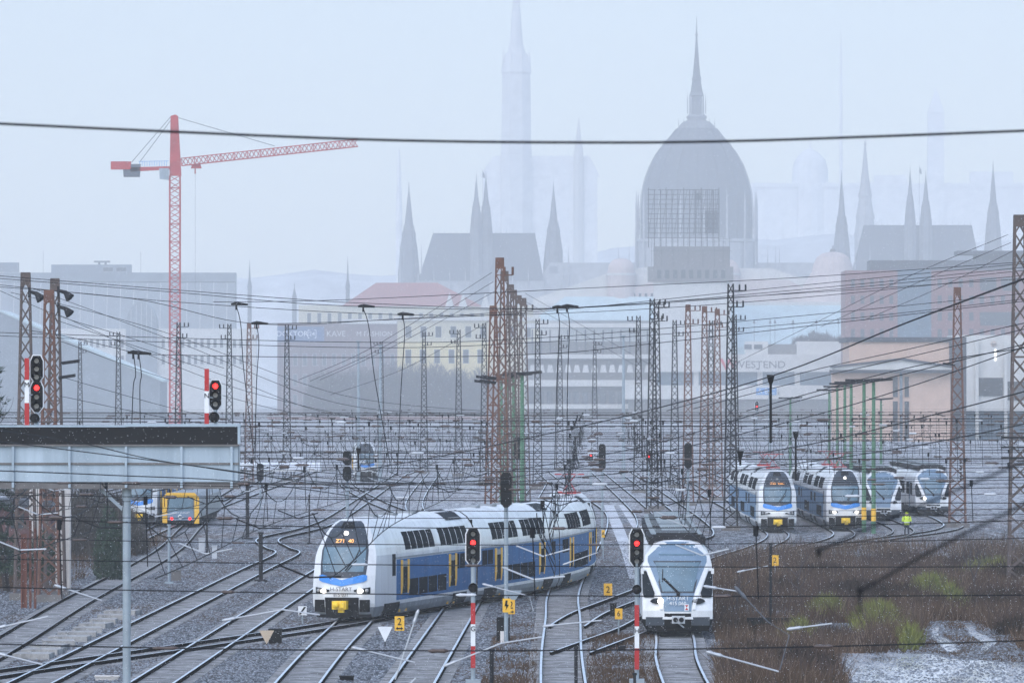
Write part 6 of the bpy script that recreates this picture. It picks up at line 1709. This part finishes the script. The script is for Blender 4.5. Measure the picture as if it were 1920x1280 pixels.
# thick near diagonals from the right, out of focus
N = [([(1990,497,95),(1700,605,135),(1440,707,180),(1150,785,215),(850,850,245),(640,888,260)], 0.017, "thick diagonal wire rising from centre to upper right past the red logo"),
     ([(1990,628,200),(1700,700,225),(1495,752,240),(1200,838,260),(900,890,280),(640,922,300)], 0.016, "diagonal wire below the thick one, crossing before the green posts"),
     ([(1990,625,190),(1720,720,215),(1500,785,235),(1150,865,250),(800,905,270),(440,880,300)], 0.016, "diagonal wire passing the small lamp dropper before the parked trains"),
     ([(1990,715,150),(1780,770,180),(1490,838,210),(1150,888,235),(880,908,250)], 0.017, "lower diagonal wire over the parked double-deck trains"),
     ([(1990,780,160),(1700,838,190),(1400,880,215),(1000,925,240),(660,890,270),(300,862,300)], 0.015, "lowest long diagonal wire above the parked trains"),
     ([(1990,590,210),(1700,655,230),(1500,700,250),(1250,770,270)], 0.014, "upper thin diagonal of the bundle at the right mast"),
     ([(1990,600,215),(1720,665,235),(1500,715,255),(1300,766,275)], 0.014, "second thin diagonal of the bundle at the right mast"),
     ([(1990,642,170),(1700,690,200),(1400,770,240)], 0.014, "thin diagonal reaching the peach building roof"),
     ([(1990,838,30),(1885,880,29),(1720,950,28),(1535,1031,27)], 0.0065, "heavily blurred near wire crossing the parked single-deck train"),
     ([(1990,905,27),(1885,962,27),(1760,1025,27),(1612,1108,27)], 0.0065, "heavily blurred near wire above the brown weeds"),
     ([(-60,820,150),(120,842,170),(420,880,200),(640,912,230),(900,925,250)], 0.014, "wire crossing in front of the gantry panels, upper one"),
     ([(-60,798,150),(150,830,170),(330,868,190),(640,905,220),(960,900,250)], 0.014, "wire slanting down across the gantry panels"),
     ([(-60,880,140),(200,890,160),(480,905,190),(760,945,220)], 0.014, "wire crossing the bottom edge of the gantry")]
for p, r, l in N: wire_px(p, r, l, "near slanting wires")
# droppers on the two near diagonals
for px, y0, y1, D, l in ((1445,706,830,180,"long dark dropper hanging from the thick diagonal wire"),(1492,812,900,235,"dark dropper with a cap over the parked trains"),(1388,848,872,212,"short dark clip on the lower diagonal wire"),(672,842,880,262,"blurred dark clamp on the thick diagonal near the twin signal"),(1535,1030,1046,27.2,"blurred dark clamp at the end of the near wire by the parked trains"),(1612,1104,1150,27.2,"blurred dark clamp at the end of the near wire over the weeds")):
    b = MB(); x, y, z = P(px, y0, D); s_ = 1.0 if D > 60 else 0.14
    b.tube([(x,y,z+0.05*s_),(x,y,z-0.12*s_),(x,y,z-0.2*s_),(x,y,WZ(y1,D))], [0.11*s_,0.07*s_,0.035*s_,0.035*s_], 6)
    tag(b.build("dropper", M_black, org=(x,y,z)), l, "dropper")

# overhead lines along each track
def insul(b, p, d, L=0.42, r=0.062, mi=0):
    d = Vector(d).normalized(); p = Vector(p)
    b.tube([p-d*L/2, p-d*L*0.3, p, p+d*L*0.3, p+d*L/2], [r*0.4, r, r*0.8, r, r*0.4], 6, mi)
ST = [108,130,155,183,212,240,270,302,335,370,408,450,495,545,600,660]
def overhead(fx, lab, d0, d1, hgt=5.75):
    t = thing("overhead_line", lab, "overhead line", (fx(d0), d0, hgt), "overhead lines along the tracks")
    ss = [s_ for s_ in ST if d0 <= s_ <= d1]
    mp = []; cp = []
    for a, c in zip(ss, ss[1:]):
        for k in range(8):
            u = k/8; y = a+(c-a)*u; mp.append((fx(y)+0.15*math.sin(a), y, hgt+1.45-3.2*u*(1-u))); cp.append((fx(y)+0.25*math.sin(y*0.05), y, hgt))
    b = MB(); b.tube(mp, 0.015, 4); b.build("messenger_wire", M_wire, t)
    b = MB(); b.tube(cp, 0.015, 4); b.build("contact_wire", M_wire, t)
    for i in range(1, len(mp), 2 if len(mp) < 180 else 3):
        b = MB(); b.tube([mp[i], cp[i]], 0.012 if mp[i][1] < 380 else 0.018, 3); b.build("dropper", M_wire, t)
XS = [(-20.5,"overhead line above the rusty left track",150,610),(-16.2,"overhead line above the kinked left track",150,660),(-12.1,"overhead line above the track left of the double-deck train",150,660),(-7.2,"overhead line above the track under the double-deck nose",150,660),
      (-3.3,"overhead line above the snowy sleepers track",150,660),(1.7,"overhead line between the two striped signals",150,660),(5.9,"overhead line above the single-deck train",180,660),(14.4,"overhead line left of the parked trains",370,660),(19,"overhead line above the first parked double-deck train",440,660),
      (23.9,"overhead line above the second parked double-deck train",440,660),(29,"overhead line above the half hidden parked train",490,660),(34.2,"overhead line above the last parked train",490,660),(-26.5,"overhead line above the yellow-framed train",370,660),(-33,"overhead line at the far left yard",440,660)]
for x0, l, d0, d1 in XS: overhead(lambda y, x0=x0: X0(x0, y), l, d0, d1)
# cross spans
rs = random.Random(21)
hs = ["nearest","second nearest","third nearest","fourth nearest"]
def span(D, z, lab, thick, arms):
    half = D*0.0775+1
    t = thing("cross_span", lab, "span wire", (-half, D, z), "cross-span wires over the yard")
    sg = rs.uniform(0.02, 0.25); tl = rs.uniform(-0.12, 0.12)
    f_ = lambda x: z - sg*(1-(x/half)**2) + tl*x/half
    b = MB(); b.tube([(-half+2*half*i/24, D, f_(-half+2*half*i/24)) for i in range(25)], thick, 4); b.build("wire", M_wire, t)
    for x0, l, d0, d1 in XS:
        x = X0(x0, D)
        if abs(x) > half-0.5 or rs.random() < 0.25: continue
        xo = x + rs.choice((-1,1))*rs.uniform(0.5,1.6)
        b = MB(); insul(b, (xo, D, f_(xo)), (1,0,0), rs.uniform(0.35,0.6)*(1 if D > 200 else 0.7), rs.uniform(0.045,0.07)*(1 if D > 200 else 0.55)); b.build("insulator", M_insul if rs.random() < 0.85 else M_insulw, t)
        if arms and D >= 150 and d0 <= D:
            b = MB(); b.tube([(x-0.9, D, f_(x)-0.02), (x-0.2, D, f_(x)-0.30), (x+0.5, D-0.2, 5.8)], 0.022, 5); b.build("steady_arm", M_wire_pale if rs.random() < 0.6 else M_wire, t)
        elif not arms and rs.random() < 0.85:
            b = MB(); b.tube([(x, D, f_(x)), (x+0.05, D, 6.0)], 0.016, 4); b.tube([(x, D, f_(x)+0.02), (x, D, f_(x)-0.18)], 0.05, 6); b.build("hanger", M_wire, t)
for i, D in enumerate(ST + [318,352,388,428,470,520,572,630,700,760,830]):
    lo = hs[i]+" low cross-span wire over the tracks" if i < 4 else "low cross-span wire with insulators over the tracks"
    up = hs[i]+" upper cross-span wire over the tracks" if i < 4 else "upper cross-span wire with hangers over the tracks"
    span(D, 6.05+rs.uniform(-0.05,0.15), lo, 0.015 if D < 300 else 0.018, True)
    if D >= 130: span(D+0.4, 7.3+rs.uniform(-0.25,0.3), up, 0.014 if D < 300 else 0.017, False)
    if D >= 300: span(D+7, 8.3+rs.uniform(-0.3,0.5), "topmost cross-span wire high over the far tracks", 0.015, False)
# near pale registration tubes
T_ = [([(114,1100),(191,1125)],150),([(916,1097),(993,1117),(1000,1145)],165),([(1064,1055),(1121,1035)],210),([(674,1216),(778,1241)],128),([(780,1156),(741,1273)],130),([(845,1243),(940,1205),(1017,1193)],132),
      ([(1030,1172),(1128,1162)],150),([(1332,1100),(1385,1108)],140),([(1388,1110),(1440,1165),(1480,1190),(1462,1255)],120),([(1340,1225),(1460,1258)],118),([(0,1175),(90,1155)],128),([(0,1225),(80,1245)],122),([(1490,1177),(1560,1168)],130),
      ([(430,1160),(530,1142),(600,1152)],140),([(760,1290),(780,1270)],118),([(1390,1070),(1440,1060)],230)]
for i, (pts, D) in enumerate(T_):
    lab = ["pale registration tube at far left, slanting down to the right","bent pale tube beside the grey signal post","short pale tube before the double-deck train tail","blurred pale tube left of the G post, slanting down","steep pale tube left of the striped G post","bent pale tube right of the striped G post","pale tube between the two 2 boards","short pale tube touching the single-deck train","long bent black and white tube in the weeds","blurred pale tube below the single-deck train","pale tube at the lower left edge, rising right","pale tube at the lower left corner, falling right","pale tube right of the buffer stop","bent pale tube before the double-deck nose","tiny pale tube end at the bottom edge","thin pale tube left of the weeds board"][i]
    b = MB(); b.tube([P(x, y, D) for x, y in pts], 0.010 if i == 8 else 0.015, 6); insul(b, P(*pts[0], D), Vector(P(*pts[1], D))-Vector(P(*pts[0], D)), 0.3, 0.035)
    tag(b.build("registration_tube", M_cranegrey if i == 8 else M_wire_pale, org=P(*pts[0], D)), lab, "tube", "pale registration tubes")

# ------------------------------------------------------------------ lettering to plain meshes
dg = bpy.context.evaluated_depsgraph_get()
for o in [o for o in bpy.data.objects if o.type == 'FONT']:
    me = bpy.data.meshes.new_from_object(o.evaluated_get(dg))
    nm = o.name; o.name = "old_text"
    q = bpy.data.objects.new(nm, me); COL.objects.link(q)
    q.parent = o.parent; q.location = o.location; q.rotation_euler = o.rotation_euler; q.scale = o.scale
    bpy.data.objects.remove(o)

# ------------------------------------------------------------------ haze
hz = MB(); hz.box(-900, 900, -80, 12000, -1.0, 720)
M_hz = bpy.data.materials.new("haze_air"); M_hz.use_nodes = True
nt = M_hz.node_tree
for n in list(nt.nodes):
    if n.type != 'OUTPUT_MATERIAL': nt.nodes.remove(n)
pv = nt.nodes.new("ShaderNodeVolumePrincipled")
pv.inputs["Color"].default_value = (0.700, 0.722, 0.748, 1)
pv.inputs["Density"].default_value = HAZE_DENSITY
pv.inputs["Anisotropy"].default_value = -0.35
nt.links.new(pv.outputs[0], [n for n in nt.nodes if n.type == 'OUTPUT_MATERIAL'][0].inputs["Volume"])
tag(hz.build("haze", M_hz), "pale blue snowy haze filling the air over the yard", "haze", kind='stuff')
